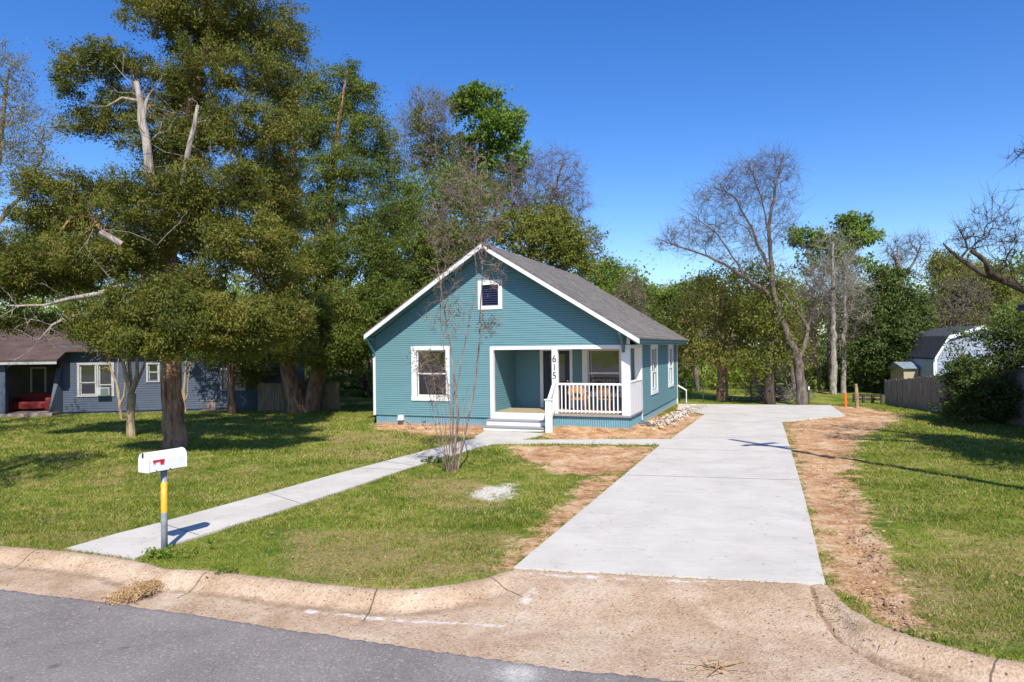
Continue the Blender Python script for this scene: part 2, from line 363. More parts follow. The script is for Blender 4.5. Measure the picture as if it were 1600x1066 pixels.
M['bark_tan'] = bark_mat('tan_bark', (.19, .125, .07), (.46, .36, .23), 10, (1, 1, .3))
M['bark_myrtle'] = bark_mat('myrtle_bark', (.14, .09, .07), (.34, .26, .21), 9, (1, 1, .4))
M['bark_pale'] = bark_mat('pale_bark', (.15, .13, .105), (.42, .38, .32), 7, (1, 1, .5))
M['bark_dark'] = bark_mat('dark_bark', (.035, .027, .021), (.11, .085, .065), 8)
M['bark_rose'] = bark_mat('purplish_twigs', (.11, .08, .078), (.24, .185, .175), 6)
M['dead'] = bark_mat('dead_grey_wood', (.20, .165, .135), (.44, .38, .32), 8, (1, 1, .2))
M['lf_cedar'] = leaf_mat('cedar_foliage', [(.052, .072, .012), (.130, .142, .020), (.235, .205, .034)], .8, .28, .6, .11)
M['lf_cedar_b'] = leaf_mat('cedar_foliage_pale', [(.080, .105, .015), (.175, .185, .025), (.27, .25, .04)], .8, .28, .6, .11)  # paler leaf tones for a whole cedar crown
M['lf_cedar2'] = leaf_mat('cedar_foliage_green', [(.058, .098, .015), (.115, .155, .022), (.20, .215, .034)], .5, .32, .6, .12)
M['lf_dark'] = leaf_mat('dark_evergreen', [(.036, .064, .016), (.075, .112, .022), (.135, .165, .034)], .7, .25, .6, .2)
M['lf_bright'] = leaf_mat('fresh_green', [(.09, .16, .018), (.15, .235, .028), (.23, .31, .045)], .4, .4, .6, .2)
M['lf_gold'] = leaf_mat('yellow_buds', [(.17, .16, .04), (.26, .24, .07), (.34, .30, .10)], .4, .3)
M['lf_olive'] = leaf_mat('olive_leaves', [(.125, .165, .026), (.23, .25, .042), (.32, .30, .075)], .3, .5, .6, .2)
M['lf_wood'] = leaf_mat('woodland_leaves', [(.12, .17, .028), (.25, .28, .042), (.22, .36, .04), (.32, .27, .12), (.28, .42, .05)], .14, .5, .6, .2)
M['grassblade'] = leaf_mat('grass_blades', [(.080, .145, .013), (.150, .215, .020), (.24, .27, .034), (.33, .30, .070), (.44, .37, .15)], 1.1, .3, .7, .34)
M['seed'] = simple('dry_seed_pods', (.05, .03, .02), (.11, .07, .045), 9, .9)

# ------------------------------------------------------------------ sky, sun, camera
W = bpy.data.worlds.new('World'); sc.world = W; W.use_nodes = True
wn = W.node_tree; wn.nodes.clear()
wo = wn.nodes.new('ShaderNodeOutputWorld'); bg = wn.nodes.new('ShaderNodeBackground'); sky = wn.nodes.new('ShaderNodeTexSky')
SUN_EL, SUN_AZ = 47., 10.
sky.sky_type = 'NISHITA'; sky.sun_disc = False; sky.sun_elevation = R(SUN_EL); sky.sun_rotation = R(180-SUN_AZ)
sky.air_density = 1.0; sky.dust_density = .3; sky.ozone_density = 4.0; sky.altitude = 100
bg.inputs[1].default_value = .145
hs = wn.nodes.new('ShaderNodeHueSaturation'); hs.inputs['Saturation'].default_value = 1.30; hs.inputs['Hue'].default_value = .513; wn.links.new(sky.outputs[0], hs.inputs['Color']); wn.links.new(hs.outputs[0], bg.inputs[0]); wn.links.new(bg.outputs[0], wo.inputs[0])
sd = bpy.data.lights.new('sun', 'SUN'); sd.energy = 5.0; sd.angle = R(.5); sd.color = (1, .955, .88)
so = bpy.data.objects.new('sun', sd); COL.objects.link(so)
sv = Vector((math.sin(R(SUN_AZ))*math.cos(R(SUN_EL)), -math.cos(R(SUN_AZ))*math.cos(R(SUN_EL)), math.sin(R(SUN_EL))))
so.rotation_euler = (-sv).to_track_quat('-Z', 'Y').to_euler(); so.location = (10, -20, 30)
cd = bpy.data.cameras.new('camera'); cam = bpy.data.objects.new('camera', cd); COL.objects.link(cam); sc.camera = cam
cd.lens = 36*FOC/1600; cd.sensor_width = 36; cd.sensor_fit = 'HORIZONTAL'; cd.clip_end = 3000; cd.clip_start = .05
fw = Vector((0, math.cos(PITCH), math.sin(PITCH))); up0 = Vector((0, -math.sin(PITCH), math.cos(PITCH))); X0 = Vector((1, 0, 0))
rt = X0*CR-up0*SR; up = X0*SR+up0*CR
cam.matrix_world = Matrix(((rt.x, up.x, -fw.x, 0), (rt.y, up.y, -fw.y, 0), (rt.z, up.z, -fw.z, CAMH), (0, 0, 0, 1)))
sc.view_settings.view_transform = 'Standard'; sc.view_settings.look = 'None'; sc.view_settings.gamma = 1; sc.view_settings.exposure = .40
sc.cycles.max_bounces = 6; sc.cycles.transparent_max_bounces = 12

# ------------------------------------------------------------------ GROUND
drive = PG((803, 889), (980, 739.5), (1032, 696), (1036, 694), (1048, 687), (1101, 648.5), (1083, 645), (1059, 640), (1059, 632), (1298, 634), (1321, 650), (1222, 660), (1236, 704.6), (1259, 786), (1286, 900), (1290, 914))
walk_up = [(105, 858), (180, 836), (250, 818), (330, 796), (420, 771), (520, 743), (600, 722), (676, 702), (737, 687), (744, 682), (760, 673)]
walk_dn = [(851, 678), (840, 683), (815, 688), (1048, 687), (1036, 694.5), (790, 693.5), (770, 695), (745, 701), (700, 714), (640, 732), (560, 759), (480, 786), (420, 805), (340, 830), (265, 853), (211, 874)]
walk = [gp(*p) for p in walk_up+walk_dn]
# kerb line: top edge of the kerb, from far left to far right, interrupted by the drive mouth
kl = [gp(*p) for p in ((0, 853), (60, 858), (110, 862), (160, 868), (212, 876), (258, 889), (330, 892), (400, 900), (500, 912), (590, 920), (650, 920.5), (720, 912), (765, 901), (803, 889))]
kr = [gp(*p) for p in ((1290, 914), (1302, 928), (1330, 952), (1372, 976), (1420, 993), (1480, 1010), (1560, 1030))]
a = kl[0]; d_ = (kl[0]-kl[3]); d_ /= np.linalg.norm(d_)
kerb = [a+d_*60, a+d_*6]+kl
b = kr[-1]; e_ = np.array([.93, -.36, 0])
kerb2 = kr+[b+e_*1.5, b+e_*70]
kerb_all = kerb+kerb2
asph_px = [(0, 921), (80, 931), (200, 946), (320, 963), (420, 979), (520, 993), (640, 1011), (760, 1028), (880, 1045), (1000, 1056), (1090, 1067)]
asph = [gp(x, y, G-.12) for x, y in asph_px]
a0 = asph[0]; da = asph[0]-asph[2]; da /= np.linalg.norm(da)
b0 = asph[-1]; db = asph[-1]-asph[-3]; db /= np.linalg.norm(db)
asph = [a0+da*60]+asph+[b0+db*3, b0+db*70]
FAR = 800
lawn_poly = [tuple(p[:2]) for p in kerb_all]+[(FAR, kerb_all[-1][1]), (FAR, FAR), (-FAR, FAR), (-FAR, kerb_all[0][1])]
def kerbdist(X, Y):                       # + towards the street
    d = seg_dist(X, Y, kerb_all); return np.where(inside(X, Y, lawn_poly), -d, d)
def grow(a0, a1, step0, f):
    o = [a0]; s = step0
    while (o[-1] < a1) if a1 > a0 else (o[-1] > a1): o.append(o[-1]+math.copysign(s, a1-a0)); s *= f
    return o[1:]
# dirt and dry zones
zones = dict(
 dirt=[PG((584, 660), (760, 666), (762, 674), (735, 684), (640, 676), (588, 672)),
       PG((852, 664), (984, 664), (1062, 640), (1101, 648.5), (1048, 687), (850, 688)),
       PG((796, 697), (1035, 697), (984, 737), (965, 742), (870, 741), (835, 727), (800, 712)),
       PG((975, 738), (984, 739.5), (806, 890), (775, 888), (800, 858), (850, 812), (900, 770), (905, 752)),
       PG((1222, 660), (1321, 650), (1296, 634), (1350, 636), (1410, 648), (1400, 660), (1345, 682), (1335, 720), (1345, 770), (1375, 840), (1400, 900), (1425, 950), (1440, 985), (1395, 980), (1340, 950), (1292, 912)),
       ],
 dry=[PG((20, 754), (60, 746), (78, 755), (40, 764)), PG((245, 738), (300, 728), (320, 738), (262, 746)), PG((365, 738), (410, 724), (422, 735), (380, 744)), PG((630, 686), (725, 688), (700, 696), (650, 694)),
       PG((90, 838), (135, 824), (150, 838), (106, 850)), PG((325, 748), (372, 738), (384, 748), (340, 756)), PG((495, 682), (600, 672), (720, 680), (700, 692), (620, 692), (530, 696)), PG((500, 700), (640, 708), (600, 720), (480, 712)),
      PG((0, 800), (60, 790), (120, 820), (200, 815), (180, 835), (90, 850), (0, 845)), PG((450, 830), (800, 830), (790, 890), (640, 915), (450, 900)), PG((100, 730), (190, 725), (240, 740), (160, 760), (90, 750)),
      PG((1400, 880), (1600, 840), (1600, 1000), (1500, 1010), (1420, 970)), PG((640, 740), (740, 745), (790, 790), (700, 800), (620, 770))],
 white=[PG((737, 772), (760, 762), (800, 757), (803, 766), (785, 780), (765, 783))])
def zval(X, Y, name, soft=.46):
    v = np.zeros(X.shape)
    for p in zones[name]:
        v = np.maximum(v, np.clip(.5+sdist(X, Y, p)/(2*soft), 0, 1))
    return v
def berm(X, Y):
    lx = (X-HO[0])*F[0]+(Y-HO[1])*F[1]; ly = (X-HO[0])*S[0]+(Y-HO[1])*S[1]
    d = np.hypot(np.maximum(np.maximum(-2.2-lx, lx-.1), 0), np.maximum(np.maximum(-.1-ly, ly-1.0), 0))
    return .14*np.exp(-(d/.75)**2)
def gheight(X, Y, dirtv=None):
    z = G+(fbm(X*.8, Y*.8, 3, 3)-.5)*.05+(fbm(X*5, Y*5, 9, 2)-.5)*.022
    near = np.clip(1-seg_dist(X, Y, walk, True)/.5, 0, 1); near = np.maximum(near, np.clip(1-seg_dist(X, Y, drive, True)/.5, 0, 1))
    near = np.where(inside(X, Y, walk) | inside(X, Y, drive), 1, near)
    z = z*(1-near)+(G-.012)*near
    if dirtv is not None: z = z-.025*np.clip(dirtv*2-1, 0, 1)*(1-near)+ ((fbm(X*9, Y*9, 21, 3)-.5)*.07+(fbm(X*2.4, Y*1.2, 23, 2)-.5)*.09)*dirtv*(1-near)
    return z+berm(X, Y)
xs = np.array(grow(-9, -FAR, .1, 1.07)[::-1]+list(np.arange(-9, 11, .075))+grow(10.95, FAR, .1, 1.07))
ys = np.array(list(np.arange(3.6, 11, .05))+list(np.arange(11, 24, .09))+list(np.arange(24, 34, .16))+grow(34, FAR, .2, 1.07))
XX, YY = np.meshgrid(xs, ys)
dv = zval(XX, YY, 'dirt'); ry = zval(XX, YY, 'dry', .5); wv = zval(XX, YY, 'white', .45)
far = np.clip((YY-25)/20, 0, 1); ry = np.maximum(ry, 0)
ZZ = gheight(XX, YY, dv)
kd = kerbdist(XX, YY)+(fbm(XX*6, YY*6, 5, 3)-.5)*.10
mouth = (np.hypot(XX-drive[0][0], YY-drive[0][1]) < .3) | (np.hypot(XX-drive[-1][0], YY-drive[-1][1]) < .3)
ZZ = np.where(kd > -.02, np.minimum(ZZ, G-(kd+.02)*2.2), ZZ); ZZ = np.maximum(ZZ, G-.6)
keep = kd < .35
nx, ny = len(xs), len(ys); idx = np.arange(nx*ny).reshape(ny, nx)
q = np.stack([idx[:-1, :-1], idx[:-1, 1:], idx[1:, 1:], idx[1:, :-1]], -1).reshape(-1, 4)
q = q[keep.ravel()[q].any(1)]
ground = np_mesh('ground', np.stack([XX, YY, ZZ], -1).reshape(-1, 3), q, M['ground'], smooth=True, attrs=dict(dirt=dv.ravel(), dry=ry.ravel(), white=wv.ravel()))
tag(ground, kind='structure')
# subsoil under everything on the street side
tag(MB().box(-FAR, -FAR, G-1.2, FAR, FAR, G-.75).build('subsoil', M['ground']), kind='structure')

def slab(name, poly, z, th, mat, smooth=False):
    mb = MB(); n = len(poly)
    ar = sum(poly[i][0]*poly[(i+1) % n][1]-poly[(i+1) % n][0]*poly[i][1] for i in range(n))
    if ar < 0: poly = poly[::-1]
    top = [(p[0], p[1], z) for p in poly]; bot = [(p[0], p[1], z-th) for p in poly]
    mb.add(top+bot, [tuple(range(n))]+[(i, i+n, (i+1) % n+n, (i+1) % n) for i in range(n)])
    return mb.build(name, mat)
dr = slab('driveway', drive, G+.022, .2, M['conc']); tag(dr, kind='structure')
wk = slab('path', walk, G+.018, .2, M['conc']); tag(wk, kind='structure')
M['joint'] = simple('joint_groove', (.11, .105, .10), (.26, .25, .24), 4, .9)
jm = MB()
for (a, b, z) in (((1026, 702), (1236, 708.5), .022), ((980, 744), (1247, 752), .022), ((1050, 686), (1228, 684), .022), ((1088, 658), (1224, 661), .022),
                  ((700, 696), (722, 708), .018), ((560, 733), (628, 735), .018), ((420, 772), (470, 788.5), .018), ((250, 819), (310, 838), .018), ((930, 687.5), (925, 694), .018), ((600, 722.5), (648, 728.5), .018)):
    A = Vector(gp(*a)); B = Vector(gp(*b)); d = (B-A).normalized(); nrm = Vector((-d.y, d.x, 0))*.008; zz = G+z+.004
    jm.add([(p.x, p.y, zz) for p in (A+nrm, A-nrm, B-nrm, B+nrm)], [(0, 1, 2, 3)])
tag(jm.build('driveway_joint', M['joint']), kind='structure')

# kerb + gutter + drive apron as one cast sheet
xs2 = np.array(grow(-9, -66, .06, 1.06)[::-1]+list(np.arange(-9, 9, .045))+grow(8.96, 76, .06, 1.06)); ys2 = np.arange(-3, 11.2, .045)
ys2 = np.concatenate([np.arange(-26, 3.6, .4), np.arange(3.6, 11.0, .045)])
X2, Y2 = np.meshgrid(xs2, ys2)
kd2 = kerbdist(X2, Y2)
sm = lambda t: np.clip(t, 0, 1)**2*(3-2*np.clip(t, 0, 1))
prof = G+.012*np.exp(-((kd2-.08)/.1)**2)-.125*sm((kd2-.10)/.30)
# drive mouth: gentle ramp from the slab end
m0 = np.array(drive[0][:2]); m1 = np.array(drive[-1][:2]); mv = m1-m0; ml = np.linalg.norm(mv); mv /= ml; mn = np.array([mv[1], -mv[0]])
s_ = (X2-m0[0])*mv[0]+(Y2-m0[1])*mv[1]; t_ = (X2-m0[0])*mn[0]+(Y2-m0[1])*mn[1]
apr = G-.125*sm(t_/1.5)
wL = sm((s_+.55)/.9); wR = sm((ml+.02-s_)/.10)
w_ = wL*wR
prof = prof*(1-w_)+apr*w_
gapd = np.abs((X2-gp(238, 905)[0])+(Y2-gp(238, 905)[1])*.25)
prof = prof-.05*np.exp(-(gapd/.09)**2)*sm(kd2/.1)*(1-sm((kd2-.5)/.2))
prof += (fbm(X2*3, Y2*3, 31, 3)-.5)*.012+(fbm(X2*14, Y2*14, 41, 2)-.5)*.006
prof = np.where(kd2 < -.02, prof-.06, prof)
dirt2 = np.exp(-((kd2-.42)/.10)**2)*.62*(1-w_)+.45*np.exp(-(np.hypot(X2-gp(900, 905)[0], (Y2-gp(900, 905)[1])*1.6)/.4)**2)
rgut = np.exp(-(seg_dist(X2, Y2, [gp(*p) for p in ((1268, 915), (1280, 945), (1310, 978), (1370, 1012), (1440, 1038), (1520, 1064))])/.032)**2)
prof -= .045*rgut; dirt2 = np.maximum(dirt2, 1.1*rgut)
pale2 = np.exp(-(seg_dist(X2, Y2, [gp(*p, G-.1) for p in ((480, 953), (560, 960), (640, 967), (720, 970), (790, 975))])/.055)**2)*.62
pale2 = np.maximum(pale2, .5*np.exp(-(seg_dist(X2, Y2, [gp(*p, G-.08) for p in ((790, 975), (815, 950), (835, 925))])/.13)**2))
pale2 = np.maximum(pale2, .55*np.exp(-(seg_dist(X2, Y2, [gp(*p) for p in ((806, 893), (880, 900), (1000, 905), (1100, 909))])/.07)**2))
q2 = np.arange(X2.size).reshape(X2.shape); q2 = np.stack([q2[:-1, :-1], q2[:-1, 1:], q2[1:, 1:], q2[1:, :-1]], -1).reshape(-1, 4)
k2 = kd2 > -.5; k2[:] = k2 & ((t_ > -.1) | (w_ < .5) | (kd2 > 0)); q2 = q2[k2.ravel()[q2].all(1)]
kerb_o = np_mesh('kerb_and_gutter', np.stack([X2, Y2, prof], -1).reshape(-1, 3), q2, M['gutter'], smooth=True, attrs=dict(dirt=dirt2.ravel(), pale=pale2.ravel()))
tag(kerb_o, kind='structure')
# asphalt street
ap = [tuple(p[:2]) for p in asph]; apoly = ap+[(ap[-1][0], -40), (-FAR, -40), (-FAR, ap[0][1]+6)]
xs3 = np.array(grow(-9, -200, .1, 1.09)[::-1]+list(np.arange(-9, 5, .05))+grow(4.95, 60, .1, 1.09)); ys3 = np.concatenate([np.arange(-36, 3.6, .5), np.arange(3.6, 12, .05), np.array(grow(11.95, 60, .1, 1.1))])
X3, Y3 = np.meshgrid(xs3, ys3); sd3 = sdist(X3, Y3, apoly)+(fbm(X3*5, Y3*5, 51, 3)-.5)*.05
Z3 = G-.108+.03*sm(sd3/3)+(fbm(X3*2, Y3*2, 61, 3)-.5)*.006; Z3 = np.where(sd3 < .02, Z3+(sd3-.02)*1.2, Z3)
pc = gp(810, 1056, G-.12); pale3 = np.clip(1.3*np.exp(-(np.hypot(X3-pc[0], Y3-pc[1])/.16)**2), 0, 1)*.9
q3 = np.arange(X3.size).reshape(X3.shape); q3 = np.stack([q3[:-1, :-1], q3[:-1, 1:], q3[1:, 1:], q3[1:, :-1]], -1).reshape(-1, 4)
q3 = q3[(sd3 > -.12).ravel()[q3].all(1)]
tag(np_mesh('road', np.stack([X3, Y3, Z3], -1).reshape(-1, 3), q3, M['asphalt'], smooth=True, attrs=dict(pale=pale3.ravel())), kind='structure')

# grass blades -----------------------------------------------------
def make_blades(n, y0, y1, hgt, wid, seed):
    r = np.random.RandomState(seed)
    Y = y0+(y1-y0)*r.rand(n); X = (r.rand(n)*2-1)*(Y*.76+.6)
    k = kerbdist(X, Y); ok = k < -.01+.05*r.rand(n)
    ok &= sdist(X, Y, walk) < -.0+.025*r.rand(n)
    ok &= sdist(X, Y, drive) < -.0+.01*r.rand(n)
    lx = (X-HO[0])*F[0]+(Y-HO[1])*F[1]; ly = (X-HO[0])*S[0]+(Y-HO[1])*S[1]
    ok &= ~((lx > -9.55) & (lx < .12) & (ly > -.12) & (ly < 11.6)) & ~((lx > -4.9) & (lx < -2.2) & (ly < 0) & (ly > -1.1))
    nz = fbm(X*2.5, Y*2.5, 77, 4)
    dirt = zval(X, Y, 'dirt')+(nz-.5)*1.6; wh = zval(X, Y, 'white', .45)+(nz-.5)*1.6
    ok &= (dirt < .44) & (wh < .4)
    thin = fbm(X*1.3, Y*1.3, 88, 3); ok &= r.rand(n) < np.clip(.45+(.55-thin)*3.5, .25, 1)
    X, Y = X[ok], Y[ok]; m = len(X); Z = gheight(X, Y)-.005
    h = hgt*(.45+.9*r.rand(m))*(.7+.7*fbm(X*1.1, Y*1.1, 99, 2)); a = r.rand(m)*6.283; ln = h*(.3+.9*r.rand(m))
    wx, wy = np.cos(a)*wid*.5, np.sin(a)*wid*.5; b = r.rand(m)*6.283
    p = np.stack([X, Y, Z], -1)
    V = np.stack([p+np.stack([-wx, -wy, 0*wx], -1), p+np.stack([wx, wy, 0*wx], -1), p+np.stack([np.cos(b)*ln, np.sin(b)*ln, h], -1)], 1).reshape(-1, 3)
    return V
Vb = np.concatenate([make_blades(230000, 5.5, 11, .045, .011, 1), make_blades(260000, 10.5, 17, .05, .016, 2), make_blades(230000, 16.5, 31, .06, .028, 3)])
gb = np_mesh('grass', Vb, np.arange(len(Vb)).reshape(-1, 3), M['grassblade']); tag(gb, 'short green and straw coloured lawn grass in front of the houses', 'grass', kind='stuff')

# scattered stones / litter -----------------------------------------
def scatter_rocks(name, pts, sizes, mat, label, cat, group=None, seed=3, flat=.6):
    r = np.random.RandomState(seed); ico = []
    t = (1+5**.5)/2
    iv = np.array([(-1,t,0),(1,t,0),(-1,-t,0),(1,-t,0),(0,-1,t),(0,1,t),(0,-1,-t),(0,1,-t),(t,0,-1),(t,0,1),(-t,0,-1),(-t,0,1)])/1.9
    fi = np.array([(0,11,5),(0,5,1),(0,1,7),(0,7,10),(0,10,11),(1,5,9),(5,11,4),(11,10,2),(10,7,6),(7,1,8),(3,9,4),(3,4,2),(3,2,6),(3,6,8),(3,8,9),(4,9,5),(2,4,11),(6,2,10),(8,6,7),(9,8,1)])
    V = []; Fs = []
    for i, (p, s_) in enumerate(zip(pts, sizes)):
        a = r.rand()*6.28; ca, sa = math.cos(a), math.sin(a)
        v = iv*(1+.35*(r.rand(12, 1)-.5))*np.array([s_*(.8+.6*r.rand()), s_*(.7+.4*r.rand()), s_*flat*(.7+.5*r.rand())])*.5
        v = v@np.array([[ca, sa, 0], [-sa, ca, 0], [0, 0, 1]]); V.append(v+np.asarray(p)); Fs.append(fi+12*i)
    o = np_mesh(name, np.concatenate(V), np.concatenate(Fs), mat); return o
# gravel strip right of the drive
rr = np.random.RandomState(5)
def along(pxs, n, w, seed):
    r = np.random.RandomState(seed); P = [gp(*p) for p in pxs]; out = []
    for _ in range(n):
        i = r.randint(len(P)-1); t = r.rand(); p = P[i]*(1-t)+P[i+1]*t; out.append(p+np.array([r.randn()*w, r.randn()*w, 0]))
    return np.array(out)
pp = np.concatenate([along([(1322, 752), (1340, 800), (1368, 850)], 150, .17, 1), along([(1352, 830), (1375, 880), (1400, 930)], 230, .13, 2), along([(1400, 930), (1425, 960), (1450, 985)], 330, .16, 3), along([(1250, 700), (1290, 780), (1330, 900)], 90, .35, 4)])
pp[:, 2] = G+.0
o = scatter_rocks('gravel', pp, .012+.045*rr.rand(len(pp))**2.5, simple('brown_gravel', (.20, .115, .065), (.50, .35, .24), 5, .9), '', '', seed=6)
tag(o, 'brown rubble and gravel in the dirt strip right of the driveway', 'gravel', kind='stuff')
pp = np.concatenate([along([(790, 990), (950, 940), (1200, 960), (1250, 1030), (1050, 1040)], 900, .45, 8)]); 
ok_ = (kerbdist(pp[:, 0], pp[:, 1]) > .3); pp = pp[ok_]; pp[:, 2] = G-.125
o = scatter_rocks('gravel', pp, .008+.018*rr.rand(len(pp))**2, simple('loose_grit', (.10, .07, .05), (.45, .36, .28), 30, .9), '', '', seed=7)
tag(o, 'loose grit scattered over the tan concrete drive mouth', 'gravel', kind='stuff')
# straw / leaf litter pile in the kerb gap
def litter(name, path, n, w, ln, mat, seed, z0, zh=.05):
    r = np.random.RandomState(seed); P = along(path, n, w, seed)
    P[:, 2] = z0+zh*r.rand(n)*np.exp(-((r.randn(n))**2)*.3)
    a = r.rand(n)*6.283; l = ln*(.3+r.rand(n)); d = np.stack([np.cos(a)*l, np.sin(a)*l, (r.rand(n)-.3)*l*.5], -1)
    s2 = np.stack([-np.sin(a), np.cos(a), 0*a], -1)*(.004+.004*r.rand(n))[:, None]
    V = np.stack([P-s2, P+s2, P+d+s2*.5, P+d-s2*.5], 1).reshape(-1, 3)
    return np_mesh(name, V, np.arange(len(V)).reshape(-1, 4), mat)
lt = litter('straw_pile', [(250, 888), (240, 896), (226, 905), (205, 915), (190, 922)], 1500, .10, .08, M['straw'], 11, G-.10, .03)
tag(lt, 'tan straw and dead grass washed into the kerb gap below the mailbox', 'straw', kind='stuff')
lt = litter('dry_litter', [(1100, 1022), (1120, 1020), (1145, 1026), (1125, 1030)], 26, .035, .22, M['straw'], 12, G-.115, .04)
tag(lt, 'dry straw wisps lying on the tan concrete drive mouth', 'straw', kind='stuff')

lt = litter('dry_litter', [(1240, 672), (1262, 700), (1290, 760), (1310, 850), (1340, 930), (1370, 960)], 1500, .30, .07, M['straw'], 15, G-.03, .03)
tag(lt, 'scattered dead grass and leaf litter on the dirt strip right of the driveway', 'litter', kind='stuff')
lt = litter('dry_litter', [(1180+60, 668), (1330, 665), (1400, 655)], 900, .40, .12, M['twig'], 16, G-.02, .05)
tag(lt, 'twigs and dead leaves on the dirt near the wide end of the driveway', 'litter', kind='stuff')
def flecks(name, n, y0, y1, ln, mat, seed, label, cat, xlim=None):
    r = np.random.RandomState(seed); Y = y0+(y1-y0)*r.rand(n); X = (r.rand(n)*2-1)*Y*.75
    ok = (kerbdist(X, Y) < -.1) & (sdist(X, Y, walk) < 0) & (sdist(X, Y, drive) < 0)
    lx = (X-HO[0])*F[0]+(Y-HO[1])*F[1]; ly = (X-HO[0])*S[0]+(Y-HO[1])*S[1]; ok &= ~((lx > -9.6) & (lx < .3) & (ly > -1.2) & (ly < 11.6))
    if xlim is not None: ok &= X > xlim
    ok &= fbm(X*.6, Y*.6, seed, 2) > .46
    X, Y = X[ok], Y[ok]; P = np.stack([X, Y, gheight(X, Y)+.02+.02*r.rand(len(X))], -1); a = r.rand(len(X))*6.283; l = (ln*(.5+r.rand(len(X))))[:, None]
    u = np.stack([np.cos(a), np.sin(a), .3*r.randn(len(X))], -1)*l; w = np.stack([-np.sin(a), np.cos(a), .3*r.randn(len(X))], -1)*l*.45
    V = np.stack([P-u, P-w, P+u, P+w], 1).reshape(-1, 3); o = np_mesh(name, V, np.arange(len(V)).reshape(-1, 4), mat); tag(o, label, cat, kind='stuff')
flecks('fallen_leaves', 1700, 7, 26, .028, simple('dead_leaf', (.20, .11, .05), (.42, .28, .14), 4, .9), 61, 'dry brown leaves scattered thinly over the lawn', 'leaves')
flecks('white_clover', 900, 8, 20, .011, simple('clover_white', (.62, .62, .56)), 62, 'tiny white clover flowers dotted over the lawn', 'flowers')
# weeds round the mailbox foot and crape myrtle foot
def leafquads(C_, Rr, n, Ls, Wd, rng_, flat=1., upb=.4, out=.8, power=.45, jit=.8):
    C_ = np.asarray(C_, float); m = len(C_); Rr = np.broadcast_to(np.asarray(Rr, float), (m,))
    c = np.repeat(C_, n, 0); r_ = np.repeat(Rr, n)
    d = rng_.randn(m*n, 3); d /= np.linalg.norm(d, axis=1, keepdims=True)+1e-9
    ax = rng_.randn(m, 3)*.75+np.array([0, 0, upb*.6]); ax /= np.linalg.norm(ax, axis=1, keepdims=True)+1e-9; axr = np.repeat(ax, n, 0)
    tt = rng_.rand(m*n)*2-1
    p = c+(d*(r_*rng_.rand(m*n)**power*(.72-.3*tt))[:, None]+axr*(r_*tt*.95)[:, None])*np.array([1, 1, flat])
    cd_ = rng_.randn(m, 3)*.25; nr = d*.85+np.repeat(cd_, n, 0)+rng_.randn(m*n, 3)*.34+np.array([0, 0, .28]); nr /= np.linalg.norm(nr, axis=1, keepdims=True)+1e-9
    a = d*out*.4+axr*.8+np.array([0, 0, upb*.7])+rng_.randn(m*n, 3)*jit*.8; a = a-nr*((a*nr).sum(1, keepdims=True)*.8); a /= np.linalg.norm(a, axis=1, keepdims=True)+1e-9
    b = np.cross(nr, a); b /= np.linalg.norm(b, axis=1, keepdims=True)+1e-9
    s1 = (.6+.8*rng_.rand(m*n))[:, None]; a = a*Ls*s1; b = b*Wd*.5*s1
    return np.stack([p, p+a*.5+b, p+a, p+a*.5-b], 1).reshape(-1, 3)
def leaves(name, C_, Rr, n, Ls, Wd, mat, parent, seed, **k):
    V = leafquads(C_, Rr, n, Ls, Wd, np.random.RandomState(seed), **k)
    return np_mesh(name, V, np.arange(len(V)).reshape(-1, 4), mat, parent)
def weed(base, w, h, n, label, seed, mat='lf_cedar_b'):
    r = np.random.RandomState(seed); C_ = np.array([base+np.array([r.randn()*w, r.randn()*w*.6, abs(r.randn())*h]) for _ in range(n)])
    o = leaves('weed', C_-base, .05, 22, .05, .022, M[mat], None, seed, upb=.6); o.location = base
    tag(o, label, 'weed')
weed(gp(262, 872), .17, .05, 26, 'low leafy weeds around the foot of the mailbox post', 21, 'lf_bright')
weed(gp(690, 722), .28, .09, 34, 'clump of dark green weeds beside the bare crape myrtle', 22, 'lf_cedar2')
weed(gp(352, 902, G-.05), .08, .03, 8, 'tiny weed sprouting from the kerb crack right of the straw', 23, 'lf_cedar2')
weed(gp(955, 673), .12, .08, 7, 'dark weeds growing in dirt below the porch skirting', 24, 'lf_dark')
weed(gp(325, 640), .5, .12, 30, 'bright green weeds along the base of the neighbouring house', 25, 'lf_bright')
# ------------------------------------------------------------------ THE TEAL HOUSE (local x = along the front, y = depth)
H = empty('house', (HO[0], HO[1], 0), -TH, 'teal clapboard bungalow with white trim, brown shingle roof and corner porch', 'house')
FL = .385; SB = .19; HD = 2.63
RX, RZ = -4.83, 6.15; LX, LZ = -9.49, 3.15; EX, EZ = .46, 2.87; Y0, Y1 = -.60, 11.75
slL = (RZ-LZ)/(RX-LX); slR = (RZ-EZ)/(EX-RX); TK = .13
def roof_z(x): return RZ-slL*(RX-x) if x < RX else RZ-slR*(x-RX)
def under(x): return roof_z(x)-TK
def extent(z):                               # wall width available under the roof at height z
    z2 = z+TK
    x0 = -9.42 if z2 < roof_z(-9.42) else RX-(RZ-z2)/slL
    x1 = 0 if z2 < roof_z(0) else RX+(RZ-z2)/slR
    return x0, x1
def cut(iv, holes, z):
    out = [iv]
    for (a, b, c, d) in holes:
        if c-1e-4 <= z <= d+1e-4:
            nw = []
            for (p, q_) in out:
                if b <= p or a >= q_: nw.append((p, q_)); continue
                if a > p: nw.append((p, a))
                if b < q_: nw.append((b, q_))
            out = nw
    return [i for i in out if i[1]-i[0] > .01]
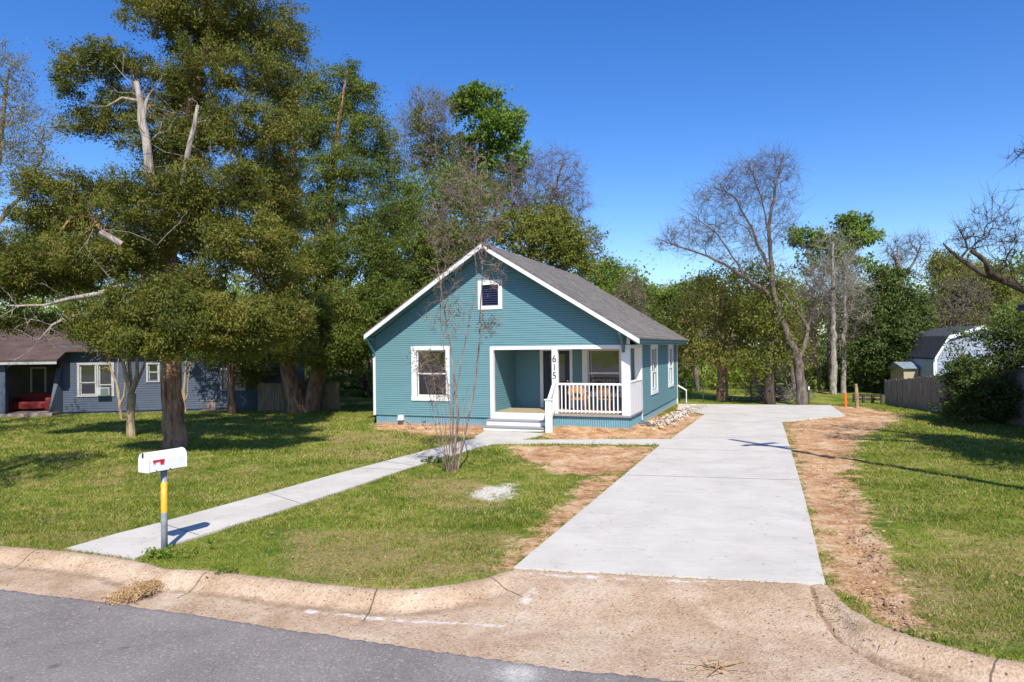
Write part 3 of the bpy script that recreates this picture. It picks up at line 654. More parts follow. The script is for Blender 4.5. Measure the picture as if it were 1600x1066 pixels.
def lap(mb, fn, z0, z1, ext, holes, pitch=.0765, out=.024):
    z = z0
    while z < z1-1e-3:
        zt = min(z+pitch, z1); zm = (z+zt)/2; a, b = ext(zt)
        if b-a > .03:
            for (p, q_) in cut((a, b), holes, zm):
                v = [fn(p, z, out), fn(q_, z, out), fn(q_, z+pitch*.55, out*.80), fn(p, z+pitch*.55, out*.80), fn(q_, zt, 0), fn(p, zt, 0), fn(p, z, 0), fn(q_, z, 0)]
                mb.add(v, [(0, 1, 2, 3), (3, 2, 4, 5), (6, 7, 1, 0)])
        z = zt
front = lambda u, z, o: (u, -o, z)
porch_hole = (-4.72, 0.001, FL-.2, 2.56); w1 = (-7.72, -6.50, .86, 2.56); vt = (-5.10, -4.46, 4.04, 4.80)
mb = MB(); lap(mb, front, SB, 6.1, extent, [porch_hole, w1, vt])
# solid backing behind the boards, in panels round the openings
def panel(mb, x0, x1, z0, z1, y0=.004, y1=.12): mb.box(x0, y0, z0, x1, y1, z1)
panel(mb, -9.42, w1[0], SB, 2.9); panel(mb, w1[0], w1[1], SB, w1[2]); panel(mb, w1[0], w1[1], w1[3], 2.9); panel(mb, w1[1], -4.72, SB, 2.9)
panel(mb, -4.72, 0, 2.56, 2.66)
gz = lambda x: under(x)-.01
mb.prism([(-9.42, .004, 2.9), (-9.42, .004, gz(-9.42)), (vt[0], .004, gz(vt[0])), (vt[0], .004, 2.9)], (0, .1, 0))
mb.prism([(vt[1], .004, 2.66), (vt[1], .004, gz(vt[1])), (0, .004, gz(0)), (0, .004, 2.66)], (0, .1, 0))
mb.prism([(vt[0], .004, vt[3]), (vt[0], .004, gz(vt[0])), (RX, .004, gz(RX)), (vt[1], .004, gz(vt[1])), (vt[1], .004, vt[3])], (0, .1, 0))
mb.box(vt[0], .004, 2.9, vt[1], .104, vt[2]); mb.box(-4.72, .004, 2.66, vt[0]-.0, .1, 2.9); mb.box(vt[0], .006, 2.66, vt[1], .1, 2.9)
fw_ = mb.build('wall', M['teal'], H)
# side wall (right), facing +x
side = lambda u, z, o: (o, u, z)
sw = [(4.12, 5.32, .90, 2.52), (8.56, 9.70, .92, 2.52)]
mb = MB(); lap(mb, side, SB-.02, 2.83, lambda z: (2.2, 11.3), sw)
for (a, b, c, d) in ((2.2, 4.12, SB, 2.83), (5.32, 8.56, SB, 2.83), (9.70, 11.3, SB, 2.83)): mb.box(-.12, a, c, -.004, b, d)
for (a, b, c, d) in sw: mb.box(-.12, a, SB, -.004, b, c); mb.box(-.12, a, d, -.004, b, 2.83)
mb.build('wall', M['teal'], H)
# porch back wall (y=2.2), porch left wall (x=-4.72, facing +x), far walls
mb = MB(); door = (-3.66, -2.56, FL, 2.5); pw = (-2.0, -.72, .88, 2.5)
back = lambda u, z, o: (u, 2.2-o, z)
lap(mb, back, FL, 2.66, lambda z: (-4.72, -.0), [door, pw])
for (a, b, c, d) in ((-4.72, -3.66, FL, 2.66), (-3.66, -2.56, 2.5, 2.66), (-2.56, -2.0, FL, 2.66), (-2.0, -.72, FL, .88), (-2.0, -.72, 2.5, 2.66), (-.72, -.125, FL, 2.66)): mb.box(a, 2.204, c, b, 2.3, d)
mb.build('wall', M['teal'], H)
mb = MB(); lap(mb, lambda u, z, o: (-4.72+o, u, z), FL, 2.66, lambda z: (0.1, 2.2), [])
mb.box(-4.82, .125, FL, -4.724, 2.2, 2.66); mb.build('wall', M['teal'], H)
mb = MB(); mb.box(-9.40, .13, SB, -9.30, 11.3, 3.05); mb.box(-9.3, 11.2, SB, -.13, 11.3, 3.0)
mb.prism([(-9.3, 11.2, 3.0), (-.13, 11.2, 2.95), (RX, 11.2, RZ-.2)], (0, .1, 0)); mb.build('wall', M['tealdark'], H)
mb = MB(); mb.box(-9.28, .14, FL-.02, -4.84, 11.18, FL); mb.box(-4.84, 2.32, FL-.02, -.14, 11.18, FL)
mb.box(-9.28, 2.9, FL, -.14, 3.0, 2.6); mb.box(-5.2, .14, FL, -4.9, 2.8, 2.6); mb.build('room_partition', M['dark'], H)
# skirting (corrugated)
def corr(mb, fn, u0, u1, zb, zt, pitch=.076, amp=.011):
    n = int((u1-u0)/pitch*6); vs = []; fs = []
    for i in range(n+1):
        u = u0+(u1-u0)*i/n; o = amp*math.sin(2*math.pi*u/pitch)
        vs += [fn(u, zb, o), fn(u, zt, o)]
    mb.add(vs, [(2*i, 2*i+2, 2*i+3, 2*i+1) for i in range(n)])
mb = MB(); corr(mb, lambda u, z, o: (u, -o+.03, z), -9.40, -4.72, G-.1, SB+.01); corr(mb, lambda u, z, o: (u, -o+.025, z), -2.56, -.01, G-.1, FL-.06)
corr(mb, lambda u, z, o: (-.025+o, u, z), .02, 11.3, G-.1, SB+.02); corr(mb, lambda u, z, o: (-.025+o, u, z), .02, 2.2, SB+.02, FL-.06)
corr(mb, lambda u, z, o: (-9.39-o, u, z), .0, 11.3, G-.1, SB+.02, .15)
mb.build('skirting', M['skirt'], H, smooth=True)
# porch floor with grey nosing, ceiling
mb = MB()
x = -4.71
while x < -.02: mb.box(x, -.02, FL-.03, min(x+.085, -.012), 2.19, FL); x += .09
pf = mb.build('porch_floor', M['deck'], H)
mb = MB(); mb.box(-2.58, -.06, FL-.07, .045, -.022, FL-.012); mb.box(-.01, -.022, FL-.07, .045, 2.2, FL-.012); mb.build('nosing', M['grey_paint'], pf)
mb = MB(); mb.box(-4.71, -.045, SB-.02, -2.60, -.021, FL-.005); mb.build('riser', M['white'], pf)
mb = MB(); mb.box(-4.72, .1, 2.58, -.02, 2.2, 2.61); mb.build('porch_ceiling', M['white'], H)
# trim: corner boards, header, opening casing
def part(name, mat, boxes, parent=None, bevel=0):
    mb = MB()
    for b_ in boxes: mb.box(*b_)
    return mb.build(name, mat, parent or H, bevel=bevel)
part('corner_board', M['white'], [(-9.50, -.028, SB-.02, -9.40, .08, 2.50)]); part('corner_board', M['white'], [(-9.465, -.028, 2.50, -9.40, .06, 2.98)])
part('corner_board', M['white'], [(-.06, -.03, 2.66, .03, .07, 2.98)])
part('corner_board', M['white'], [(-.005, 2.12, .02, .022, 2.25, FL), (-.005, 2.205, FL, .022, 2.26, 2.56)])
part('corner_board', M['white'], [(-.02, 11.24, G, .03, 11.36, 2.8)])
part('porch_header', M['white'], [(-4.81, -.032, 2.52, .034, .10, 2.64), (-.10, .10, 2.52, .034, 2.2, 2.64)])
part('opening_casing', M['white'], [(-4.81, -.03, SB-.02, -4.69, .12, 2.52)])
# posts
pst = part('porch_post', M['white'], [(-2.58, -.03, FL, -2.38, .14, 2.52)], bevel=.006)
part('porch_post', M['white'], [(-.235, -.036, FL-.01, .036, .13, 2.52)], bevel=.006)
part('porch_post', M['white'], [(-.22, 2.05, FL, .030, 2.195, 2.52)], bevel=.006)
# house number on the post
hn = empty('house_number', (0, 0, 0)); hn.parent = H
for ch, zc in (('6', 2.20), ('1', 1.915), ('5', 1.635)):
    cu = bpy.data.curves.new('digit', 'FONT'); cu.body = ch; cu.size = .335; cu.align_x = 'CENTER'; cu.align_y = 'CENTER'; cu.extrude = .007; cu.offset = -.002
    t_o = bpy.data.objects.new('tmp', cu); COL.objects.link(t_o)
    me = bpy.data.meshes.new_from_object(t_o.evaluated_get(bpy.context.evaluated_depsgraph_get())); bpy.data.objects.remove(t_o)
    me.materials.clear(); me.materials.append(M['black']); o = link(bpy.data.objects.new('digit', me), hn)
    o.rotation_euler = (R(90), 0, 0); o.location = (-2.485, -.040, zc); o.scale = (.92, 1, 1)
# half wall right side
hw = part('half_wall', M['white'], [(-.07, .13, FL-.01, .030, 2.12, 1.42), (-.10, .13, 1.42, .05, 2.12, 1.455)])
mb = MB()
for k in range(7): mb.box(.030, .25+k*.27, FL+.02, .034, .255+k*.27, 1.41)
mb.build('panel_groove', M['grey_paint'], hw)
# railing
rl = part('porch_railing', M['white'], [(-2.38, -.01, 1.335, -.235, .075, 1.40), (-2.38, .01, .455, -.235, .055, .505)])
for k in range(15):
    x = -2.38+(k+1)*2.145/16; part('baluster', M['white'], [(x-.019, -.028, .43, x+.019, -.011, 1.375)], rl)
# stairs
stp = [(-4.80, -.40, .165, -2.72), (-4.75, -.80, -.015, -2.55)]
for i, (xa, yf, zt, xb) in enumerate(stp):
    s_o = part('step', M['grey_paint'], [(xa-.04, yf-.03, zt-.035, xb+.02, yf+.40, zt)], bevel=.006)
    part('riser', M['white'], [(xa, yf, (G if i else -.05), xb, yf+.03, zt-.036), (xa, yf+.03, G, xa+.03, yf+.40, zt-.036), (xb-.03, yf+.03, G, xb, yf+.40, zt-.036)], s_o)
nw = part('newel_post', M['white'], [(-2.50, -1.02, G-.05, -2.30, -.84, .90), (-2.53, -1.05, .90, -2.27, -.81, .935)], bevel=.006)
mb = MB(); mb.bar((-2.42, -.85, .90), (-2.46, -.02, 1.50), .09, .10); mb.bar((-2.42, -.85, .22), (-2.46, -.02, .62), .05, .10)
mb.build('stair_rail', M['white'], H)
# rake boards, roof
mb = MB()
def rake(mb, xa, xb, y0, y1, top, bot): mb.prism([(xa, y0, roof_z(xa)-top), (xb, y0, roof_z(xb)-top), (xb, y0, roof_z(xb)-bot), (xa, y0, roof_z(xa)-bot)], (0, y1-y0, 0))
mb = MB(); rake(mb, LX, RX, Y0-.03, Y0, .028, .20); rake(mb, RX, EX, Y0-.03, Y0, .028, .20); bb = mb.build('rake_board', M['white'], H)
mb = MB(); rake(mb, LX, RX, Y1, Y1+.03, .028, .20); rake(mb, RX, EX, Y1, Y1+.03, .028, .20); mb.build('rake_board', M['white'], H)
def roof_side(xa, xb, name='roof'):
    mb = MB(); mb.prism([(xa, Y0, roof_z(xa)-.03), (xb, Y0, roof_z(xb)-.03), (xb, Y0, roof_z(xb)-TK), (xa, Y0, roof_z(xa)-TK)], (0, Y1-Y0, 0))
    mb.build('roof_deck', M['tealdark'], H)
    d = 1 if xb > RX+.1 else -1; e = EX+.03 if d > 0 else LX-.03
    ze = roof_z(EX)-slR*.03 if d > 0 else roof_z(LX)-slL*.03
    mb = MB(); n = 36                         # stepped shingle courses
    for i in range(n):
        t0, t1 = i/n, (i+1)/n
        x0_, x1_ = RX+(e-RX)*t0, RX+(e-RX)*t1; z0_, z1_ = RZ+(ze-RZ)*t0, RZ+(ze-RZ)*t1
        v = [(x0_, Y0-.045, z0_), (x0_, Y1+.04, z0_), (x1_, Y1+.04, z1_+.010), (x1_, Y0-.045, z1_+.010), (x1_, Y1+.04, z1_-.004), (x1_, Y0-.045, z1_-.004)]
        mb.add(v, [(0, 3, 2, 1)[::-1], (3, 5, 4, 2)[::-1]] if d < 0 else [(0, 3, 2, 1), (3, 5, 4, 2)])
    mb.add([(RX, Y0-.045, RZ), (e, Y0-.045, ze), (e, Y0-.045, ze-.032), (RX, Y0-.045, RZ-.032)], [(0, 1, 2, 3)])
    mb.add([(e, Y0-.045, ze), (e, Y1+.04, ze), (e, Y1+.04, ze-.032), (e, Y0-.045, ze-.032)], [(0, 1, 2, 3)])
    return mb.build(name, M['shingle'], H)
rf = roof_side(LX, RX); rf2 = roof_side(RX, EX)
mb = MB(); mb.prism([(RX-.13, Y0-.05, RZ-.075), (RX, Y0-.05, RZ+.02), (RX+.13, Y0-.05, RZ-.07), (RX+.13, Y0-.05, RZ-.085), (RX, Y0-.05, RZ), (RX-.13, Y0-.05, RZ-.09)], (0, Y1-Y0+.1, 0)); mb.build('ridge_cap', M['shingle'], rf2)
for k in range(24):
    y = -.35+k*.505; mb = MB()
    mb.prism([(-.02, y, under(-.02)-.002), (EX-.03, y, under(EX-.03)-.002), (EX-.03, y, under(EX-.03)-.12), (EX-.12, y, under(EX-.12)-.17), (-.02, y, under(-.02)-.13)], (0, .045, 0))
    mb.build('rafter_tail', M['teal'], H)
mb = MB(); mb.box(EX-.028, Y0, EZ-TK-.02, EX-.004, Y1, EZ-.035); mb.build('eave_fascia', M['tealdark'], H)
# gable brackets
def bracket(x):
    zt = min(under(x), 3.1 if x > -5 else under(x)); mb = MB()
    mb.box(x-.045, -.60, zt-.12, x+.045, -.015, zt-.02); mb.bar((x, -.54, zt-.10), (x, -.03, zt-.62), .075, .075, (1, 0, 0)); mb.box(x-.045, -.03-.06, zt-.70, x+.045, -.015, zt-.12)
    return mb.build('gable_bracket', M['tealdark'], H)
bracket(-.16); bracket(-9.44)
# windows: double hung
def window(T, x0, x1, z0, z1, tl, tr, tt, tb, cx, half, blind=None, wide_sill=False, rail=.045, parent=None, mats=('white', 'white', 'glass'), recess=.05, sash2=True):
    """T maps (u, depth outwards, z) to local; builds frame>, sash, pane"""
    def bx(mb, u0, o0, za, u1, o1, zb):
        p = [T(u, o, z) for z in (za, zb) for u, o in ((u0, o0), (u1, o0), (u1, o1), (u0, o1))]
        lo = [min(q[i] for q in p) for i in range(3)]; hi = [max(q[i] for q in p) for i in range(3)]
        mb.box(lo[0], lo[1], lo[2], hi[0], hi[1], hi[2])
    w = MB()
    bx(w, x0, .0, z0+tb, x0+tl, .035, z1-tt); bx(w, x1-tr, .0, z0+tb, x1, .035, z1-tt); bx(w, x0-.01, 0, z1-tt, x1+.01, .042, z1); bx(w, x0-.01, 0, z0, x1+.01, .042, z0+tb)
    fr = w.build('window', M[mats[0]], parent)
    u0, u1, a, b = x0+tl, x1-tr, z0+tb, z1-tt
    s = MB(); zm = a+(b-a)*half
    for (ua, ub, va, vb, o) in ((u0, u0+rail, zm, b, -.03), (u1-rail, u1, zm, b, -.03), (u0+rail, u1-rail, b-rail, b, -.03), (u0+rail, u1-rail, zm, zm+rail, -.03),
                                (u0, u0+rail, a, zm, -.055), (u1-rail, u1, a, zm, -.055), (u0+rail, u1-rail, a, a+rail*1.4, -.055), (u0+rail, u1-rail, zm-rail*.4, zm, -.055)):
        bx(s, ua, o-.03, va, ub, o, vb)
    s.build('sash', M[mats[1]], fr)
    for (va, vb, o) in ((zm+rail, b-rail, -.045), (a+rail*1.4, zm-rail*.4, -.07)):
        g = MB(); g.add([T(u0+rail-.005, o, va-.005), T(u1-rail+.005, o, va-.005), T(u1-rail+.005, o, vb+.005), T(u0+rail-.005, o, vb+.005)], [(0, 1, 2, 3)]); g.build('pane', M[mats[2]], fr)
    if blind:
        g = MB(); bx(g, u0, -.14, b-(b-a)*blind[1], u1, -.125, b); g.build('blind', M[blind[0]], fr)
    return fr
TF = lambda u, o, z: (u, -o-.012, z)
window(TF, -7.88, -6.36, .73, 2.69, .20, .14, .15, .15, 0, .48, parent=H)
TB = lambda u, o, z: (u, 2.2-o-.012, z)
window(TB, -2.13, -.62, .80, 2.57, .20, .14, .08, .12, 0, .45, ('shade', .55), parent=H)
TS = lambda u, o, z: (o+.012, u, z)
window(TS, 3.97, 5.47, .76, 2.66, .16, .16, .16, .14, 0, .42, ('blind', .45), parent=H); window(TS, 8.41, 9.85, .78, 2.66, .16, .16, .16, .14, 0, .42, ('blind', .5), parent=H)
# gable louvre vent
v_ = part('gable_vent', M['white'], [(-5.23, -.045, 3.92, -5.09, -.0, 4.93), (-4.47, -.045, 3.92, -4.33, 0, 4.93), (-5.09, -.045, 4.77, -4.47, 0, 4.93), (-5.09, -.045, 3.92, -4.47, 0, 4.05)])
mb = MB()
for k in range(9): z = 4.06+k*.078; mb.prism([(-5.10, .0, z), (-5.10, .075, z+.05), (-5.10, .075, z+.06), (-5.10, .0, z+.012)], (.64, 0, 0))
mb.box(-5.1, .09, 4.03, -4.46, .1, 4.8); mb.build('louvre', M['louvre'], v_)
# front door
part('door_casing', M['white'], [(-3.74, 2.165, FL, -3.62, 2.2, 2.46), (-2.60, 2.165, FL, -2.50, 2.2, 2.46), (-3.74, 2.165, 2.46, -2.50, 2.2, 2.55)])
dd = part('door', M['navy'], [(-3.62, 2.215, FL, -3.42, 2.255, 2.46), (-2.80, 2.215, FL, -2.60, 2.255, 2.46), (-3.42, 2.215, FL, -2.80, 2.255, 1.34), (-3.42, 2.215, 2.34, -2.80, 2.255, 2.46), (-3.34, 2.205, .55, -2.88, 2.215, 1.15)])
g = MB(); g.add([(-3.42, 2.235, 1.34), (-2.80, 2.235, 1.34), (-2.80, 2.235, 2.34), (-3.42, 2.235, 2.34)], [(0, 1, 2, 3)]); g.build('pane', M['glass'], dd)
g = MB(); g.box(-3.42, 2.26, 1.34, -2.80, 2.265, 2.34); g.build('blind', M['shade'], dd)
g = MB(); g.tube([(-2.69, 2.215, 1.20), (-2.69, 2.16, 1.20)], .022, 10); g.tube([(-2.69, 2.15, 1.20), (-2.69, 2.17, 1.20)], .034, 12); g.tube([(-2.69, 2.215, 1.36), (-2.69, 2.19, 1.36)], .03, 12)
g.build('handle', simple('brushed_nickel', (.6, .58, .52), rough=.25, metal=1), dd)
# little vent hood, hose bib, rear stair rail
mb = MB(); mb.box(-8.43, -.10, .05, -8.22, -.0, .19); mb.prism([(-8.43, -.10, .05), (-8.43, -.14, .02), (-8.43, 0, .02), (-8.43, 0, .05)], (.21, 0, 0)); mb.build('vent_hood', M['whitem'], H)
mb = MB(); mb.box(-9.62, .3, 1.3, -9.50, .5, 1.55); mb.tube([(-9.57, .4, 1.55), (-9.57, .4, 2.3)], .018, 6); mb.build('electric_meter', M['whitem'], H)
mb = MB(); mb.bar((.0, 11.42, .72), (.42, 11.5, .46), .04, .06); mb.bar((.40, 11.5, .46), (.40, 11.5, G), .035); mb.build('rear_stair_rail', M['white'], H)

# porch chairs (stand on the porch floor, top-level)
def chair(name, x, y, rz, label):
    p = np.array(HO)+x*F+y*S
    t = empty(name, (p[0], p[1], FL), -TH+rz, label, 'chair', 'chairs on the porch of the teal house')
    mb = MB(); mb.box(-.27, -.25, .40, .27, .27, .44)
    for k in range(5): mb.box(-.27, -.25+k*.105, .44, .27, -.25+k*.105+.085, .45)
    mb.build('seat', M['rattan'], t, bevel=.005)
    for sx in (-1, 1):
        mb = MB(); mb.tube([(sx*.26, -.24, 0), (sx*.25, -.23, .64)], .022, 8); mb.build('leg', M['rattan'], t, smooth=True)
        mb = MB(); mb.tube([(sx*.27, .34, 0), (sx*.26, .25, .42), (sx*.25, .30, .78)], .022, 8); mb.build('leg', M['rattan'], t, smooth=True)
        mb = MB(); mb.tube([(sx*.26, .29, .66), (sx*.29, .0, .67), (sx*.28, -.26, .64)], .024, 8); mb.build('armrest', M['rattan'], t, smooth=True)
    mb = MB(); n = 14; up_, lo = [], []
    for i in range(n+1):
        a = math.pi*i/n; up_.append((-.30*math.cos(a), .30, .62+.26*math.sin(a)**.6)); lo.append((-.20*math.cos(a), .30, .50+.15*math.sin(a)))
    pts = up_+lo[::-1]
    for i in range(n): mb.prism([up_[i], up_[i+1], lo[i+1], lo[i]], (0, .03, 0))
    mb.build('backrest', M['rattan'], t); return t
chair('porch_chair', -1.95, 1.05, R(178), 'orange wooden porch chair with arched back, nearer the house number post')
chair('porch_chair', -.95, 1.2, R(150), 'orange wooden porch chair on the porch, nearer the right corner post')

# ------------------------------------------------------------------ MAILBOX
mp_ = gp(257, 862); mdir = np.array([math.sin(math.atan(580/FOC)), math.cos(math.atan(580/FOC)), 0])   # long axis
MBX = empty('mailbox', (mp_[0], mp_[1], G), math.atan2(mdir[1], mdir[0]), 'white arched mailbox with red flag on a grey and yellow pipe post by the kerb', 'mailbox')
hB = (dp(255, 733, mp_[1])[2]-G); Lm, Wm, Hm = .58, .205, .262
def arch(w, hh, n=12):
    pts = [(-w/2, 0)]; r = w/2
    for i in range(n+1): a = math.pi-math.pi*i/n; pts.append((r*math.cos(a), hh-r+r*math.sin(a)))
    return pts+[(w/2, 0)]
xo = -.30
def boxbody(x0, x1, w, hh, z): 
    m_ = MB(); m_.prism([(x0, p[0], z+p[1]) for p in arch(w, hh)], (x1-x0, 0, 0)); return m_
bd = boxbody(xo+.02, xo+Lm-.015, Wm, Hm, hB).build('box_body', M['whitem'], MBX, bevel=.003)
boxbody(xo, xo+.02, Wm+.012, Hm+.008, hB-.004).build('box_door', M['whitem'], MBX, bevel=.004)
boxbody(xo+Lm-.015, xo+Lm, Wm+.010, Hm+.007, hB-.003).build('rear_rim', M['whitem'], MBX, bevel=.004)
mb = MB(); mb.box(xo-.012, -.012, hB+.195, xo+.012, .012, hB+.262); mb.build('latch', M['black'], MBX, bevel=.003)
yr = -Wm/2-.004                                # camera side of the box
mb = MB(); mb.box(xo+.07, yr-.006, hB+.135, xo+.235, yr, hB+.158); mb.box(xo+.175, yr-.007, hB+.095, xo+.225, yr-.001, hB+.140); mb.box(xo+.075, yr-.008, hB+.118, xo+.10, yr-.001, hB+.137)
mb.build('flag', M['flag'], MBX)
for xx in (.12, .32): mb = MB(); mb.tube([(xo+xx, yr+.003, hB+.012), (xo+xx, yr-.006, hB+.012)], .008, 8); mb.build('screw', M['black'], MBX)
mb = MB(); mb.box(xo+.06, -.07, hB-.014, xo+.50, .07, hB-.005); mb.build('mount_plate', M['black'], MBX)
m_, nt_, bs_, _ = new_mat('banded_pipe_paint'); sp_ = N(nt_, 'SeparateXYZ'); L(nt_, pos(nt_), sp_.inputs[0])
za_, zb_ = dp(255, 800, mp_[1])[2]-G, dp(255, 753, mp_[1])[2]-G
nn_ = noise(nt_, pos(nt_), 14, 5, .65)
g1 = math_(nt_, 'MULTIPLY', math_(nt_, 'GREATER_THAN', math_(nt_, 'ADD', sp_.outputs['Z'], math_(nt_, 'MULTIPLY', nn_, .006)), za_), math_(nt_, 'LESS_THAN', sp_.outputs['Z'], zb_))
L(nt_, mix(nt_, g1, ramp(nt_, nn_, [(.35, (.20, .225, .25)), (.65, (.30, .32, .34))]), ramp(nt_, nn_, [(.35, (.74, .33, .015)), (.7, (.80, .40, .03))])), bs_.inputs['Base Color']); bs_.inputs['Roughness'].default_value = .45
mb = MB(); mb.tube([(-.075+0, 0, -.2), (-.075, 0, hB-.01)], .042, 20)
pz = mb.build('post', m_, MBX, smooth=False); 
for p_ in pz.data.polygons: p_.use_smooth = len(p_.vertices) == 4
pz.location.x = .075

# ------------------------------------------------------------------ NEIGHBOUR HOUSE (slate blue, left)
P1 = gp(95, 648); P2 = gp(405, 640); nd = (P2-P1)/np.linalg.norm(P2-P1); nrm_ = np.array([-nd[1], nd[0], 0])
NH = empty('neighbouring_house', (P1[0], P1[1], 0), math.atan2(nd[1], nd[0]), 'slate blue house with white windows and a shaded porch behind the big cedar', 'house')
def nloc(x, y, off=0):
    r = ray(x, y); C0 = np.array([0, 0, CAMH]); t = np.dot(P1+off*nrm_-C0, nrm_)/np.dot(r, nrm_); q_ = C0+t*r; return np.dot(q_-P1, nd), q_[2]
Lw = 9.6; wins = []
for (xa, ya, xb, yb) in ((121, 567, 179, 619), (229, 567, 250, 597), (344, 575, 384, 610)):
    u0, zt = nloc(xa, ya); u1, zb = nloc(xb, yb); wins.append((u0, u1, zb, zt))
mb = MB(); lap(mb, lambda u, z, o: (u, -o, z), G+.12, 2.9, lambda z: (0, Lw), [(a+.08, b-.08, c+.08, d-.08) for a, b, c, d in wins], .105, .016)
xs_ = [0]+sum([[w[0]+.08, w[1]-.08] for w in wins], [])+[Lw]
for i in range(0, len(xs_)-1, 2): mb.box(xs_[i], .004, G+.12, xs_[i+1], .12, 2.9)
for w in wins: mb.box(w[0]+.08, .004, G+.12, w[1]-.08, .12, w[2]+.08); mb.box(w[0]+.08, .004, w[3]-.08, w[1]-.08, .12, 2.9)
mb.box(-3.6, 1.9, G, 0, 2.0, 2.6); mb.box(-.1, 0.13, G, -.004, 1.9, 2.9); mb.box(Lw-.1, .13, G, Lw, 7, 2.9); mb.box(-8, 6.9, G, Lw-.11, 7, 2.9); mb.box(-9, 1.9, G, -3.7, 2.0, 2.6)
mb.build('wall', M['nblue'], NH)
mb = MB(); mb.box(0, .02, G-.1, Lw, .1, G+.115); mb.box(-.0, -.03, G+.10, Lw, .016, G+.14); mb.build('skirting', M['nblue'], NH)
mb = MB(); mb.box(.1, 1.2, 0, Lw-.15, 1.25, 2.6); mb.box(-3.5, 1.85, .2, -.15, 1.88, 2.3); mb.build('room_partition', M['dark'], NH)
TN = lambda u, o, z: (u, -o-.016, z)
a, b, c, d = wins[0]; mid = (a+b)/2
window(TN, a, mid+.04, c, d, .10, .06, .10, .06, 0, .40, ('blind', .66), parent=NH, mats=('nwhite', 'nwhite', 'glass'))
wr = window(TN, mid+.06, b, c, d, .06, .10, .10, .06, 0, .32, ('blind', .66), parent=NH, mats=('nwhite', 'nwhite', 'glass'))
window(TN, *wins[1][:2], *wins[1][2:], .07, .07, .07, .05, 0, .5, ('blind', .8), parent=NH, mats=('nwhite', 'nwhite', 'glass'))
window(TN, *wins[2][:2], *wins[2][2:], .08, .08, .08, .06, 0, .5, ('shade', .6), parent=NH, mats=('nwhite', 'nwhite', 'glass'))
mb = MB(); mb.box(mid+.10, -.30, c+.06, b-.10, -.03, c+.40); ac = mb.build('window_unit', M['nwhite'], wr)
mb = MB()
for k in range(6): mb.box(mid+.30, -.315, c+.09+k*.05, b-.14, -.302, c+.115+k*.05)
mb.build('grille', simple('teal_grille', (.05, .10, .12), rough=.6), wr)
# porch of the neighbour
mb = MB(); mb.box(-3.6, -.9, G-.05, 0.05, 1.9, G+.16); mb.build('porch_floor', mat_conc('old_porch_concrete', (.26, .20, .16), (.38, .30, .25)), NH)
u_, z_ = nloc(8, 575, -.9)
mb = MB(); mb.box(-3.6, -.85, G, nloc(8, 600, -.85)[0], -.6, 2.1); mb.build('porch_post', M['nblue'], NH)
mb = MB(); ua = nloc(74, 640, -.9)[0]; mb.prism([(ua, -.85, G), (.1, -.02, G), (.1, -.02, 1.95), (-.1, -.12, 1.9)], (-.05, .06, 0)); mb.build('porch_wing_wall', M['nblue'], NH)
zf = 2.12
mb = MB(); mb.box(-9, -1.15, zf, .35, -1.10, zf+.16); mb.build('fascia', M['nwhite'], NH)
mb = MB(); mb.prism([(-9, -1.18, zf+.14), (-9, -1.18, zf+.20), (-9, 3.2, 4.2), (-9, 3.4, 4.1), (-9, 1.0, 2.9)], (9.4, 0, 0)); mb.prism([(-9, 3.2, 4.2), (-9, 8.0, 2.7), (-9, 8.0, 2.6), (-9, 3.4, 4.05)], (19, 0, 0))
mb.prism([(.4, -.45, 2.62), (.4, -.45, 2.70), (.4, 3.2, 4.2), (.4, 3.4, 4.1)], (9.6, 0, 0)); rn = mb.build('roof', M['shingle_old'], NH)
window(lambda u, o, z: (u, 1.89-o-.012, z), nloc(48, 600, 1.88)[0], nloc(73, 600, 1.88)[0], .35, 1.95, .08, .08, .08, .06, 0, .5, ('shade', .5), parent=NH, mats=('nwhite', 'nwhite', 'glass'))
# red couch on that porch
cp = dp(55, 642, P1[1]+.35); t = empty('couch', (cp[0], cp[1], G+.16), math.atan2(nd[1], nd[0]), 'red upholstered couch on the porch of the slate blue house', 'couch')
part('seat', M['red'], [(-.75, -.35, .10, .60, .35, .42)], t, .05); part('backrest', M['red'], [(-.75, .25, .3, .60, .5, .80)], t, .08)
part('armrest', M['red'], [(.55, -.38, .0, .80, .45, .60)], t, .07); part('armrest', M['red'], [(-.98, -.38, 0, -.75, .45, .60)], t, .07)
# slatted box with a bottle on top
bp = gp(325, 641.5); t = empty('storage_box', (bp[0], bp[1], G), .05, 'grey slatted wooden box standing on the lawn by the slate blue house', 'box')
hh = dp(325, 625, bp[1])[2]-G; ww = 28/FOC*bp[1]
mb = MB(); mb.box(-ww/2, -.2, 0, ww/2, .35, hh-.03)
for k in range(9): x = -ww/2+k*ww/9; mb.box(x+.008, -.215, .02, x+ww/9-.008, -.2, hh-.04)
mb.build('slat_side', M['wood_grey'], t); part('lid', M['wood_grey'], [(-ww/2-.03, -.25, hh-.03, ww/2+.03, .38, hh)], t)
mb = MB(); mb.tube([(0, 0, 0), (0, 0, .16), (0, 0, .20), (0, 0, .25)], [.085, .08, .04, .03], 12); o = mb.build('bottle', simple('green_plastic', (.02, .35, .24), rough=.3), None, smooth=True, loc=(bp[0]-.02, bp[1]-.05, G+hh))
tag(o, 'small green bottle standing on the slatted wooden box', 'bottle')

